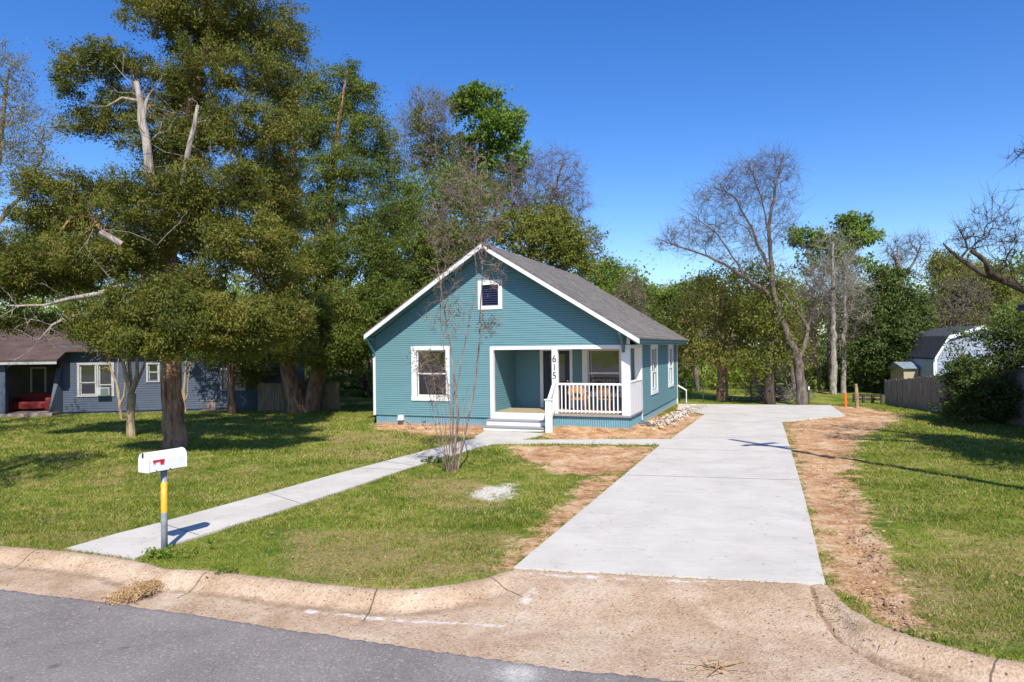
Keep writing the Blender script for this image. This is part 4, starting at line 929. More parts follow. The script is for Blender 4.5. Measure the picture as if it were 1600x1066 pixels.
# ------------------------------------------------------------------ FENCES, BARN, POSTS
def fence(name, A, B, zA, zB, mat, label, w=.14, gap=.006, seed=1, ragged=.02, group=None):
    r = np.random.RandomState(seed); A = np.asarray(A); B = np.asarray(B); d = B-A; Lf = np.linalg.norm(d); d = d/Lf
    t = empty(name, (A[0], A[1], G), math.atan2(d[1], d[0]), label, 'fence', group); n = int(Lf/(w+gap)); mb = MB()
    for i in range(n):
        x = i*(w+gap); hz = (zA+(zB-zA)*i/n-G)+r.randn()*ragged; dy = r.randn()*.006; ti = r.randn()*.004
        mb.add([(x, dy, -.05), (x+w, dy, -.05), (x+w, dy+.02, -.05), (x, dy+.02, -.05), (x+ti, dy, hz-.03), (x+w+ti, dy, hz-.03), (x+w+ti, dy+.02, hz-.03), (x+ti, dy+.02, hz-.03), (x+.025+ti, dy, hz), (x+w-.025+ti, dy, hz), (x+w-.025+ti, dy+.02, hz), (x+.025+ti, dy+.02, hz)],
               [(0, 1, 5, 4), (1, 2, 6, 5), (2, 3, 7, 6), (3, 0, 4, 7), (4, 5, 9, 8), (7, 11, 10, 6), (8, 9, 10, 11), (5, 6, 10, 9), (4, 8, 11, 7)])
    mb.build('picket', mat, t)
    mb = MB()
    for f_ in (.25, .78): mb.bar((0, .05, (zA-G)*f_), (Lf, .05, (zB-G)*f_), .05, .09)
    mb.build('rail', mat, t)
    k = 0
    while k*2.4 < Lf: mb = MB(); x = k*2.4; mb.box(x-.05, .03, -.05, x+.05, .12, (zA+(zB-zA)*x/Lf-G)-.08); mb.build('fence_post', mat, t); k += 1
    return t
fa, fb_ = gp(1382, 632), gp(1496, 650); zfa = dp(1382, 594, fa[1])[2]; zfb = dp(1478, 583, fb_[1]+.6)[2]
fence('wooden_fence', fa, fb_+(fb_-fa)*1.1, zfa, zfb+.5, M['wood_grey'], 'weathered grey board fence in front of the white barn, right of the driveway', seed=3)
fa, fb_ = gp(404, 643), gp(536, 641); fence('wooden_fence', fa, fb_, dp(404, 598, fa[1])[2], dp(536, 598, fb_[1])[2], M['wood_fence2'], 'low brown board fence behind the two leaning cedar trunks', seed=5, ragged=.03)
# dark low rail fence behind the stake
A = gp(1340, 630); B = gp(1384, 631); t = empty('rail_fence', (A[0], A[1], G), 0, 'low dark rail fence in the shade left of the grey board fence', 'fence')
v = B-A; zt = dp(1360, 618, A[1])[2]-G
mb = MB(); mb.bar((0, .3, zt), (v[0], v[1]+.3, zt), .05, .12); mb.bar((0, .3, zt*.5), (v[0], v[1]+.3, zt*.5), .05, .1); mb.build('rail', M['bark_dark'], t)
for k in range(4): mb = MB(); q_ = v*k/3; mb.box(q_[0]-.05, q_[1]+.26, 0, q_[0]+.05, q_[1]+.36, zt+.05); mb.build('fence_post', M['bark_dark'], t)
# stake, posts
p = gp(1322, 636); mb = MB(); zt = dp(1322, 616, p[1])[2]-G; mb.add([(-.045, 0, 0), (.045, 0, 0), (.045, .03, 0), (-.045, .03, 0), (-.06, 0, zt), (.03, 0, zt+.04), (.03, .03, zt+.04), (-.06, .03, zt)], [(0, 1, 5, 4), (1, 2, 6, 5), (2, 3, 7, 6), (3, 0, 4, 7), (4, 5, 6, 7)])
tag(mb.build('marker_stake', M['orange'], None, loc=(p[0], p[1], G)), 'bright orange marker stake at the far right end of the driveway', 'stake')
p = gp(1339, 636.5); mb = MB(); mb.tube([(0, 0, -.1), (.0, 0, .6), (-.03, 0, dp(1339, 600, p[1])[2]-G)], [.075, .07, .06], 9)
tag(mb.build('fence_post', M['bark_tan'], None, loc=(p[0], p[1], G)), 'lone round wooden post just right of the orange marker stake', 'post')
for (px, py, tp, lb) in ((1264, 631, 604, 'thin green metal post with white tip right of the bare forked tree'), (1067, 622, 603, 'thin green metal post with white tip beyond the rear corner of the teal house')):
    p = gp(px, py); t = empty('metal_post', (p[0], p[1], G), 0, lb, 'post'); zt = dp(px, tp, p[1])[2]-G
    mb = MB(); mb.box(-.02, -.02, 0, .02, .02, zt-.15); mb.build('shaft', M['greenmetal'], t); mb = MB(); mb.box(-.03, -.025, zt-.15, .03, .025, zt); mb.build('tip', M['whitem'], t)
# wire fence line behind the driveway
A = gp(1062, 629); B = gp(1262, 631)+np.array([0, .8, 0]); t = empty('wire_fence', (A[0], A[1], G), 0, 'low wire fence with thin posts beyond the far edge of the driveway', 'fence'); v = B-A
mb = MB()
for z in np.arange(.1, .95, .14): mb.tube([(0, 0, z), (v[0], v[1], z)], .005, 3)
for k in range(50): q_ = v*k/49; mb.tube([(q_[0], q_[1], .08), (q_[0], q_[1], .94)], .004, 3)
mb.build('wire_mesh', M['greenmetal'], t)
for k in range(6): mb = MB(); q_ = v*k/5; mb.box(q_[0]-.02, q_[1], 0, q_[0]+.02, q_[1]+.04, 1.0); mb.build('fence_post', M['greenmetal'], t)
# barn
bD = 33.; a_ = dp(1534, 511, bD); BN = empty('barn', (a_[0], a_[1], G), R(-10), 'white gambrel roofed barn with dark side roof behind the grey fence', 'barn')
k_ = bD/FOC; prof_ = [(-70*k_, G), (-70*k_, dp(1464, 562, bD)[2]), (-49*k_, dp(1485, 527, bD)[2]), (0, a_[2]), (49*k_, dp(1485, 527, bD)[2]), (70*k_, dp(1464, 562, bD)[2]), (70*k_, G)]
mb = MB(); mb.prism([(x, 0, z-G-.02) for x, z in prof_], (0, 6, 0)); 
for z in np.arange(.3, 4.2, .17):
    hw_ = next((70*k_ if z+G < prof_[1][1] else (70*k_+(z+G-prof_[1][1])/(prof_[2][1]-prof_[1][1])*(-21*k_) if z+G < prof_[2][1] else max(0, 49*k_*(1-(z+G-prof_[2][1])/(prof_[3][1]-prof_[2][1]))))) for _ in (0,))
    if hw_ > .3: mb.box(-hw_+.02, -.012, z, hw_-.02, -.0, z+.13)
mb.build('wall', M['barnwall'], BN)
mb = MB(); pr = prof_[1:6]
for i in range(4):
    (x0, z0), (x1, z1) = pr[i], pr[i+1]; mb.prism([(x0, -.14, z0-G), (x1, -.14, z1-G), (x1, -.14, z1-G+.08), (x0, -.14, z0-G+.08)], (0, 6.3, 0))
mb.build('roof', M['slate'], BN)
mb = MB()
for i in range(4):
    (x0, z0), (x1, z1) = pr[i], pr[i+1]; mb.prism([(x0, -.17, z0-G-.10), (x1, -.17, z1-G-.10), (x1, -.17, z1-G+.07), (x0, -.17, z0-G+.07)], (0, .028, 0))
mb.box(-70*k_-.01, -.03, 0, -70*k_+.14, -.013, prof_[1][1]-G); mb.build('trim', M['whitem'], BN)
# little shed
p = dp(1424, 600, 35.); t = empty('shed', (p[0], p[1], G), R(-6), 'small tan shed with blue grey roof between the dark cedar and the barn', 'shed'); k_ = 35/FOC
zt, ze = dp(1424, 566, 35)[2]-G, dp(1424, 576, 35)[2]-G
mb = MB(); mb.box(-11*k_, 0, 0, 11*k_, 1.5, ze-.003); mb.build('wall', M['tan'], t); mb = MB(); mb.prism([(-13*k_, -.15, ze), (-16*k_, .75, zt), (-13*k_, 1.7, ze)], (26*k_, 0, 0)); mb.build('roof', M['blueroof'], t)
# house beyond the right edge
p = dp(1590, 470, 19.6); t = empty('garage', (p[0], p[1], G), 0, 'grey roof corner of a garage at the right edge above the dark bush', 'garage')
mb = MB(); mb.box(.35, -3.4, 0, 6.5, -.3, p[2]-G-.35); mb.build('wall', M['nwhite'], t)
mb = MB(); mb.prism([(0, -3.7, p[2]-G-.30), (0, -3.7, p[2]-G-.12), (3.4, -3.7, p[2]-G+1.6), (6.8, -3.7, p[2]-G-.12), (6.8, -3.7, p[2]-G-.3), (3.4, -3.7, p[2]-G+1.4)], (0, 3.7, 0)); mb.build('roof', M['slate'], t)
# leaning pole added out of frame to cast the shadow across lawn and drive
tipS = gp(1142, 688); endS = gp(1600, 765); HP = 11.; sh = HP/math.tan(R(SUN_EL)); top = np.array([tipS[0]+math.sin(R(SUN_AZ))*sh, tipS[1]-math.cos(R(SUN_AZ))*sh, G+HP])
bs0 = endS+(endS-tipS)*.42; t = empty('shadow_pole', (bs0[0], bs0[1], G), 0, 'leaning wooden pole added outside the right edge to cast the shadow crossing the driveway', 'pole')
tl = top-bs0-np.array([0, 0, G*0]); tl[2] = HP; Tt = Vector(tl)
mb = MB(); mb.tube([(0, 0, -.3), tuple(Tt*.5+Vector((.05, .15, 0))), tuple(Tt)], [.15, .12, .09], 12); mb.build('pole', M['bark_dark'], t, smooth=True)
for f_, a_ in ((.90, 25), (.865, -28)):
    c_ = Tt*f_; mb = MB(); dv_ = Vector((math.cos(R(a_)), math.sin(R(a_)), 0))*.62; mb.bar(tuple(c_-dv_), tuple(c_+dv_), .1, .12); mb.build('crossarm', M['bark_dark'], t)

# rocks beside the teal house
rr = np.random.RandomState(9); pts = []; 
hl = lambda x, y: HO+x*F+y*S
for i in range(420):
    y = 1.6+8.2*rr.rand(); x = .62+.05*y+rr.randn()*.20; p = hl(x, y); pts.append((p[0], p[1], G+.06+.06*rr.rand()))
o = scatter_rocks('rock_bed', pts, .05+.09*rr.rand(420), M['rock'], '', '', seed=13); tag(o, 'bed of pale stones along the right side of the teal house', 'rocks', kind='stuff')
for k, (px, py, s_, mt, lb) in enumerate(((1017, 663, .26, 'rock_tan', 'tan rock at the near end of the pale stones, beside the grey fabric'), (1033, 671, .27, 'rock_tan', 'pale tan rock lying right of the torn grey fabric'), (1021, 674, .2, 'rock_tan', 'small tan rock in the dirt in front of the torn grey fabric'), (1042, 653, .25, 'rock_tan', 'orange rock between the house skirting and the pale stones'), (1062, 642, .3, 'rock_tan', 'orange tan rock at the far end of the pale stones by the rear corner'))):
    p = gp(px, py); o = scatter_rocks('rock', [(0, 0, 0)], [s_], M[mt], '', '', seed=30+k); o.location = (p[0], p[1], G+.07); tag(o, lb, 'rock', 'loose rocks beside the teal house')
# torn fabric
r = np.random.RandomState(4); mb = MB(); nx_, ny_ = 9, 7; vs = [(x*.14+r.randn()*.02, y*.12+r.randn()*.02, .04+abs(r.randn())*.06) for y in range(ny_) for x in range(nx_)]
mb.add(vs, [(y*nx_+x, y*nx_+x+1, (y+1)*nx_+x+1, (y+1)*nx_+x) for y in range(ny_-1) for x in range(nx_-1) if r.rand() > .12])
p = gp(1012, 671); o = mb.build('landscape_fabric', M['fabric'], None, loc=(p[0], p[1], G)); o.rotation_euler.z = .9; tag(o, 'torn dark grey landscape fabric in the dirt at the corner of the teal house', 'fabric')
# ------------------------------------------------------------------ TREES
class Skel:
    """nodes joined into limbs; every limb tapers by the number of twigs it carries"""
    def __init__(s, seed):
        s.r = np.random.RandomState(seed); s.P = np.zeros((60000, 3)); s.D = np.zeros((60000, 3)); s.par = np.full(60000, -1); s.fix = np.zeros(60000); s.n = 0; s.lock = np.zeros(60000, bool); s.br = []
    def node(s, p, par, fix=0, lock=False):
        i = s.n; s.P[i] = p; s.par[i] = par; d = (s.P[i]-s.P[par]) if par >= 0 else np.array([0, 0, 1.]); s.D[i] = d/(np.linalg.norm(d)+1e-9); s.fix[i] = fix; s.lock[i] = lock; s.n += 1; return i
    def trunk(s, pts, rad, par=-1, seg=.4, wob=.03, lock_to=0):
        pts = [np.asarray(p, float) for p in pts]; ids = []
        if par == 'near': d = np.linalg.norm(s.P[:s.n]-pts[0], axis=1); par = int(d.argmin()); ids.append(par)
        if par == -1: par = s.node(pts[0], -1, rad[0], True); ids.append(par)
        for i in range(len(pts)-1):
            L_ = np.linalg.norm(pts[i+1]-pts[i]); k = max(1, int(L_/seg))
            for j in range(1, k+1):
                t = j/k; p = pts[i]*(1-t)+pts[i+1]*t
                if j < k: p = p+s.r.randn(3)*wob
                par = s.node(p, par, rad[i]*(1-t)+rad[i+1]*t, len(ids)*seg < lock_to); ids.append(par)
        s.br.append(ids); return ids
    def reach(s, T, seg=.35, curl=.25, jit=.04, up=.0, vpen=.0, angpen=.6, droop=0):
        T = np.asarray(T); root = s.P[:s.n][~s.lock[:s.n]]
        if len(root) == 0: root = s.P[:s.n]
        dd = np.array([np.min(np.linalg.norm(root-t, axis=1)) for t in T]); order = np.argsort(dd)
        for oi in order:
            t = T[oi]; n = s.n; d = t-s.P[:n]; L_ = np.linalg.norm(d, axis=1)+1e-6
            cosA = (d*s.D[:n]).sum(1)/L_; cost = L_*(1+angpen*(1-cosA))+vpen*np.maximum(0, s.P[:n, 2]-t[2]); cost[s.lock[:n]] += 100
            a = int(cost.argmin()); L0 = L_[a]; k = max(2, int(L0/seg)+1); k = min(k, 9)
            c1 = s.P[a]+s.D[a]*L0*curl+np.array([0, 0, up*L0]); ids = [a]; par = a
            for j in range(1, k+1):
                u = j/k; p = (1-u)**2*s.P[a]+2*u*(1-u)*c1+u*u*t
                p[2] -= droop*L0*math.sin(math.pi*u)
                if j < k: p = p+s.r.randn(3)*jit*L0
                par = s.node(p, par); ids.append(par)
            s.br.append(ids)
            if s.n > 58000: break
    def mesh(s, name, mats, parent, r0=.006, ex=2.3, rmax=1., minr=0, sides=(3, 5, 8), scale=1., tw=0, tl=.5):
        n = s.n; acc = np.zeros(n); kids = np.bincount(s.par[1:n][s.par[1:n] >= 0], minlength=n)
        acc[kids == 0] = r0**ex
        for i in range(n-1, 0, -1):
            if s.par[i] >= 0: acc[s.par[i]] += acc[i]
        rad = np.minimum(acc**(1/ex)*scale, rmax); rad = np.where(s.fix[:n] > 0, s.fix[:n], rad)
        V = []; Fq = []; base = 0
        for ids in s.br:
            R_ = rad[ids].copy(); 
            if len(ids) > 1: R_[0] = min(R_[0], R_[1]*1.25)
            if R_.max() < minr: continue
            k = sides[0] if R_.max() < .02 else sides[1] if R_.max() < .06 else sides[2]
            P = s.P[ids]; d = np.gradient(P, axis=0); d /= np.linalg.norm(d, axis=1, keepdims=True)+1e-9
            ref = np.array([1., 0, 0]) if abs(d[0, 0]) < .8 else np.array([0, 1., 0])
            x = ref-d*(d@ref)[:, None]; x /= np.linalg.norm(x, axis=1, keepdims=True)+1e-9; y = np.cross(d, x)
            a = 2*np.pi*np.arange(k)/k; 
            wob = 1+(.10*np.sin(a*3+len(V))[None, :]+.06*s.r.randn(len(ids), k) if R_.max() > .09 else 0)
            ring = P[:, None]+(x[:, None]*np.cos(a)[None, :, None]+y[:, None]*np.sin(a)[None, :, None])*(R_[:, None]*wob)[:, :, None]
            V.append(ring.reshape(-1, 3)); m = len(ids); g = base+np.arange(m*k).reshape(m, k); g2 = np.roll(g, -1, 1)
            Fq.append(np.stack([g[:-1], g2[:-1], g2[1:], g[1:]], -1).reshape(-1, 4)); base += m*k
        if tw:
            tips = np.where(kids == 0)[0]; tips = tips[tips > 0]; mid = np.unique(s.par[tips]); src = np.concatenate([np.repeat(tips, tw), np.repeat(mid[mid > 0], max(1, tw//2))]); m = len(src)
            d = s.D[src]*.9+s.r.randn(m, 3)*.55+np.array([0, 0, .35]); d /= np.linalg.norm(d, axis=1, keepdims=True); l = (tl*(.4+.9*s.r.rand(m)))[:, None]
            bnd = s.r.randn(m, 3)*.12*tl; p0 = s.P[src]-s.D[src]*(s.r.rand(m)*tl*.5)[:, None]; p1 = p0+d*l*.5+bnd*.5; p2 = p0+d*l+bnd*.2
            t_ = s.r.randn(m, 3); x = np.cross(d, t_); x /= np.linalg.norm(x, axis=1, keepdims=True)+1e-9; y = np.cross(d, x)
            rings = []
            for pp_, rr_ in ((p0, r0*.8), (p1, r0*.6), (p2, r0*.25)):
                for k in range(3): a_ = 2.0944*k; rings.append(pp_+(x*math.cos(a_)+y*math.sin(a_))*rr_)
            Vt_ = np.stack(rings, 1).reshape(-1, 3); g = base+np.arange(m)[:, None]*9
            Fq.append(np.concatenate([g+np.array([[j*3+k, j*3+(k+1) % 3, j*3+3+(k+1) % 3, j*3+3+k]]) for j in range(2) for k in range(3)])); V.append(Vt_)
        return np_mesh(name, np.concatenate(V), np.concatenate(Fq), mats, parent, smooth=True)
LOBE_N = 1.
def lobes(specs, Y, r, gap=0.):
    """specs: (px, py, rx, ry, dY, n) -> points in real ellipsoids"""
    out = []
    for (px, py, rx, ry, dY, n) in specs:
        n = int(n*LOBE_N)
        Yc = Y+dY; c = dp(px, py, Yc); k = Yc/FOC; rad = np.array([rx*k, max(.6, (rx+ry)*.5*k*.9), ry*k])
        d = r.randn(n, 3); d /= np.linalg.norm(d, axis=1, keepdims=True); out.append(c+d*rad*(.30+.70*r.rand(n, 1)**.6+(r.rand(n, 1) < .12)*.20*r.rand(n, 1)))
    return np.concatenate(out)
def tree(name, base, label, seed, trunks, specs, bark, leaf, Lf=(180, .13, .035), clump=.45, reach={}, mesh={}, group=None, flat=.75, upb=.5, cat='tree', keepfrac=1., Ldep=None, dead=None, mult=1.):
    global LOBE_N; LOBE_N = mult
    b = np.asarray(base, float); r = np.random.RandomState(seed)
    t = empty(name, (b[0], b[1], G), 0, label, cat, group)
    off = np.array([b[0], b[1], G]); sk = Skel(seed)
    for i, (pts, rad) in enumerate(trunks): sk.trunk([np.asarray(p)-off for p in pts], rad, -1 if i == 0 else 'near', lock_to=(1.2 if i == 0 else 0))
    T = lobes(specs, b[1] if Ldep is None else Ldep, r)-off; T = T[T[:, 2] > .25]
    sk.reach(T, **reach); tr = sk.mesh('trunk', M[bark], t, **mesh)
    if dead:
        ds = Skel(seed+1)
        for i, (pts, rad) in enumerate(dead): ds.trunk([np.asarray(p)-off for p in pts], rad, -1, seg=.35, wob=.04)
        tg = np.concatenate([ds.P[ids[-6:]] for ids in ds.br]); tg = np.repeat(tg, 3, 0)+r.randn(len(tg)*3, 3)*.4; ds.reach(tg, jit=.08)
        ds.mesh('dead_limb', M['dead'], t, r0=.006, tw=2, tl=.35)
    if leaf:
        Tl = T[r.rand(len(T)) < keepfrac]
        leaves('crown', Tl, clump*(.6+.7*r.rand(len(Tl))), Lf[0], Lf[1], Lf[2], M[leaf], t, seed+5, flat=flat, upb=upb)
    return t, T, sk
# 1 --- the big cedar on the left lawn
b = gp(270, 699); YB = b[1]; q = lambda x, y, d=0.: dp(x, y, YB+d)
kk = YB/FOC
sp = [(150, 290, 30, 20, .8, 8), (300, 160, 50, 40, .9, 24), (360, 60, 70, 60, 1.4, 40), (440, 330, 40, 60, .8, 30), (240, 370, 60, 30, -.8, 26), (90, 350, 60, 34, 1.0, 24), (300, 470, 60, 30, .4, 26), (60, 410, 60, 30, 1.2, 22), (262, 380, 60, 40, 1.6, 26), (215, 420, 60, 36, .6, 28), (325, 400, 55, 40, 1.4, 30), (280, 270, 55, 36, .8, 26), (220, 330, 50, 36, .6, 20), (40, 432, 66, 30, .2, 30), (105, 440, 60, 24, .6, 26), (25, 500, 50, 16, .8, 14), (110, 505, 46, 16, 1.6, 12), (455, 220, 30, 60, .6, 20), (200, 120, 40, 40, 1, 16), (460, 60, 26, 60, .6, 14), (290, 60, 60, 30, .5, 20),
      (330, -40, 120, 60, 0, 40), (330, 30, 95, 36, .3, 46), (415, 55, 48, 55, .8, 34), (250, 18, 50, 28, -.2, 20), (210, 15, 26, 22, 0, 8), (150, 98, 52, 30, -.4, 26), (190, 170, 52, 36, .2, 24), (112, 128, 26, 24, 0, 9), (335, 108, 95, 44, -.6, 52),
      (432, 135, 42, 45, .4, 26), (270, 140, 38, 30, 1.2, 16), (395, 200, 75, 50, -.6, 48), (245, 215, 48, 34, -.8, 26), (310, 215, 55, 30, -1.2, 28), (130, 190, 34, 26, .3, 12), (110, 300, 62, 30, .2, 26), (60, 288, 26, 16, 0, 8),
      (160, 345, 80, 38, -.2, 40), (250, 300, 72, 40, -1.8, 44), (345, 290, 80, 45, -1.8, 54), (420, 290, 48, 60, 0, 36), (70, 345, 48, 28, .6, 18), (85, 395, 72, 34, -.4, 36), (20, 402, 38, 46, .2, 22), (165, 405, 75, 30, -1.0, 40), (15, 450, 40, 22, .2, 12),
      (385, 375, 72, 46, -2.0, 50), (320, 350, 50, 28, -1.5, 24), (430, 420, 44, 40, -.8, 22), (245, 470, 74, 36, -2.6, 46), (345, 500, 90, 42, -3.0, 64), (190, 522, 62, 36, -2.6, 44), (420, 500, 66, 40, -2.0, 38), (250, 535, 60, 26, -3.0, 32), (305, 440, 50, 26, -1.2, 20), (150, 500, 36, 24, -2.4, 14), (360, 540, 60, 20, -2.4, 22)]
trk = [([b-np.array([0, 0, .2]), q(270, 660), q(267, 590), q(263, 545), q(258, 470, .1), q(262, 400, .2), (q(262, 320, .2)), q(285, 230, .3), q(310, 120, .3), q(330, 20, .3), q(338, -60, .3)], [.37, .31, .28, .29, .25, .23, .19, .15, .12, .08, .03]),
       ([q(260, 480), q(240, 440, -.3), q(205, 400, -.5), q(150, 350, -.6)], [.17, .15, .11, .06]),
       ([q(262, 530), q(248, 520, -.8), q(225, 505, -1.6)], [.18, .12, .07]), ([q(262, 400), q(300, 350, -.6), q(360, 290, -1)], [.16, .13, .07]), ([q(262, 450), q(310, 470, -1), q(370, 490, -2)], [.15, .12, .06])]
dead = [([q(262, 430), q(200, 445, -.9), q(152, 460, -1.6), q(110, 467, -1.8), q(70, 477, -1.8), q(10, 477, -1.6)], [.09, .08, .07, .06, .035, .015]),
        ([q(230, 478, -.4), q(145, 490, -1.8), q(108, 494, -1.8), q(82, 508, -1.7), q(62, 530, -1.7)], [.07, .05, .04, .035, .015]),
        ([q(238, 300, -1.9), q(234, 265, -2.1), q(230, 232, -2.1), q(222, 190, -2.1), q(213, 128, -2.1)], [.11, .11, .105, .095, .065]), ([q(224, 195, -2.1), q(228, 160, -2.1), q(235, 145, -2.1)], [.06, .045, .025]), ([q(217, 158, -2.1), q(192, 153, -1.8), q(168, 166, -1.6)], [.05, .04, .02]),
        ([q(286, 290, -2.0), q(292, 248, -2.2), q(303, 200, -2.3), q(309, 165, -2.2)], [.08, .075, .06, .04]), ([q(190, 382, -2.9), q(156, 362, -3.1)], [.085, .07])]
tree('cedar_tree', b, 'tallest dark cedar behind the mailbox, thick reddish trunk and two dead grey snags', 101, trk, sp, 'bark_cedar', 'lf_cedar', Lf=(210, .078, .027), clump=.38, reach=dict(jit=.05, angpen=.35, up=.03), mesh=dict(r0=.009), dead=dead, mult=1.75)
# 2 --- slim multi-stem tree left of the cedar
b = gp(205, 682); Yb = b[1]; q = lambda x, y, d=0.: dp(x, y, Yb+d)
trk = [([b-np.array([0, 0, .1]), q(204, 650), q(206, 615)], [.15, .12, .13]), ([q(206, 620), q(197, 590), q(190, 555), q(182, 500)], [.08, .07, .05, .03]), ([q(206, 615), q(203, 585, .2), q(201, 545, .2), q(205, 490)], [.08, .06, .05, .03]), ([q(206, 615), q(214, 585, -.2), q(219, 545), q(228, 495)], [.08, .06, .05, .02]), ([q(208, 625), q(213, 600, .3), q(224, 575, .5), q(236, 530, .3)], [.05, .05, .04, .02])]
tree('crape_myrtle', b, 'smooth tan forked trunk on the left lawn between the cedar and the slate blue house', 102, trk, [(205, 500, 45, 40, 0, 160)], 'bark_tan', None, reach=dict(jit=.06), mesh=dict(r0=.006))
for (px, py, sd, pts, lb) in ((290, 643, 103, [(288, 600), (291, 560), (296, 520)], 'thin pale multi-stem tree just right of the big cedar trunk'), (190, 655, 104, [(185, 610), (172, 575), (165, 545)], 'thin leaning pale sapling in front of the white double window')):
    b = gp(px, py); Yb = b[1]; q = lambda x, y, d=0.: dp(x, y, Yb+d)
    trk = [([b]+[q(*p) for p in pts], [.06, .05, .04, .02]), ([q(px, py-15), q(px+6, py-60), q(px+8, py-110)], [.04, .03, .015]), ([q(px-2, py-12), q(px-8, py-50), q(px-4, py-100)], [.04, .03, .015])]
    tree('sapling', b, lb, sd, trk, [(pts[-1][0], pts[-1][1]+10, 22, 40, 0, 80)], 'bark_tan', None, reach=dict(jit=.06), mesh=dict(r0=.006))
b = gp(363, 645); q = lambda x, y, d=0.: dp(x, y, b[1]+d)
tree('cedar_tree', b, 'small cedar with slim orange trunk before the far window of the slate blue house', 105, [([b, q(361, 610), q(360, 575), q(362, 540), q(365, 480)], [.22, .17, .15, .12, .06])],
     [(330, 545, 40, 22, 0, 22), (375, 550, 40, 22, -.3, 22), (400, 565, 30, 22, .3, 16), (350, 510, 60, 24, .5, 24), (385, 590, 18, 14, 1.5, 8)], 'bark_cedar', 'lf_dark', Lf=(90, .13, .045), clump=.45, mesh=dict(r0=.008), mult=1.6)
# 3 --- the pair of cedars left of the teal house
b = gp(464, 644); Yb = b[1]; q = lambda x, y, d=0.: dp(x, y, Yb+d)
sp = [(455, 150, 34, 40, .8, 14), (470, 210, 42, 44, .5, 24), (440, 300, 50, 50, 0, 30), (470, 370, 60, 50, -.5, 40), (430, 430, 60, 46, -1, 38), (470, 490, 72, 40, -2, 50), (420, 540, 52, 26, -2.4, 26), (490, 545, 44, 22, -2.4, 20), (400, 590, 30, 16, 1, 8), (500, 420, 50, 45, -1, 30)]
tree('cedar_tree', b, 'cedar with thick pale brown trunk, left one of the leaning pair beside the teal house', 106, [([b-np.array([0, 0, .1]), q(458, 615), q(452, 585), q(446, 565)], [.48, .39, .35, .30]), ([q(447, 570), q(443, 545, -.1), q(440, 500), q(448, 400), q(456, 300), (q(462, 180))], [.24, .23, .2, .18, .14, .06]), ([q(449, 572), q(462, 560, .2), q(485, 500), q(500, 430)], [.16, .14, .10, .06])],
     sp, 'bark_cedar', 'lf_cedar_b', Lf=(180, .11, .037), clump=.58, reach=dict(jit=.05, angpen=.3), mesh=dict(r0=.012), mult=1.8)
b = gp(484, 643); Yb = b[1]; q = lambda x, y, d=0.: dp(x, y, Yb+d)
sp = [(545, 118, 20, 22, .5, 8), (520, 150, 40, 30, .5, 20), (565, 160, 30, 36, .5, 16), (492, 130, 24, 30, .6, 9), (500, 195, 50, 34, .2, 26), (572, 215, 42, 40, .4, 28), (530, 265, 60, 40, -.3, 40), (600, 265, 36, 40, .6, 18), (560, 330, 72, 44, -.4, 48), (620, 330, 36, 46, .6, 18), (500, 330, 30, 40, .5, 16), (545, 400, 76, 38, -1.2, 48), (610, 420, 40, 40, 0, 22), (585, 470, 52, 34, -1.6, 34), (530, 480, 60, 34, -2.2, 40), (560, 525, 52, 24, -2.4, 30), (520, 560, 48, 18, -2.2, 18), (600, 500, 26, 26, -1, 12), (560, 560, 30, 16, -1, 10)]
tree('cedar_tree', b, 'tall green cedar with dark leaning trunk, right one of the pair beside the teal house', 107, [([b-np.array([0, 0, .1]), q(490, 612), q(498, 575), q(508, 535)], [.48, .38, .30, .26]), ([q(507, 540), q(513, 480), q(514, 400), q(516, 300), q(528, 200), q(543, 110)], [.28, .24, .21, .17, .12, .04]), ([q(512, 480), q(540, 440), q(580, 390)], [.13, .11, .06])],
     sp, 'bark_cedar', 'lf_cedar2', Lf=(175, .115, .038), clump=.58, reach=dict(jit=.05, angpen=.3), mesh=dict(r0=.012), mult=1.8)
# arching dark small tree between fence and teal house
b = gp(583, 636)+np.array([0, 3, 0]); q = lambda x, y, d=0.: dp(x, y, b[1]+d)
tree('small_tree', b, 'dark arching leafless tree behind the left corner of the teal house', 108, [([b, q(575, 610), q(560, 590), q(530, 580)], [.12, .1, .07, .04]), ([q(576, 612), q(555, 605), q(520, 610)], [.08, .06, .03]), ([q(575, 605), q(565, 570), q(540, 550)], [.08, .06, .03])], [(545, 580, 50, 34, 0, 260), (560, 540, 40, 30, 0, 120)], 'bark_dark', 'lf_olive', Lf=(5, .10, .05), clump=.3, reach=dict(jit=.03, curl=.2), mesh=dict(r0=.006, tw=3, tl=.5))
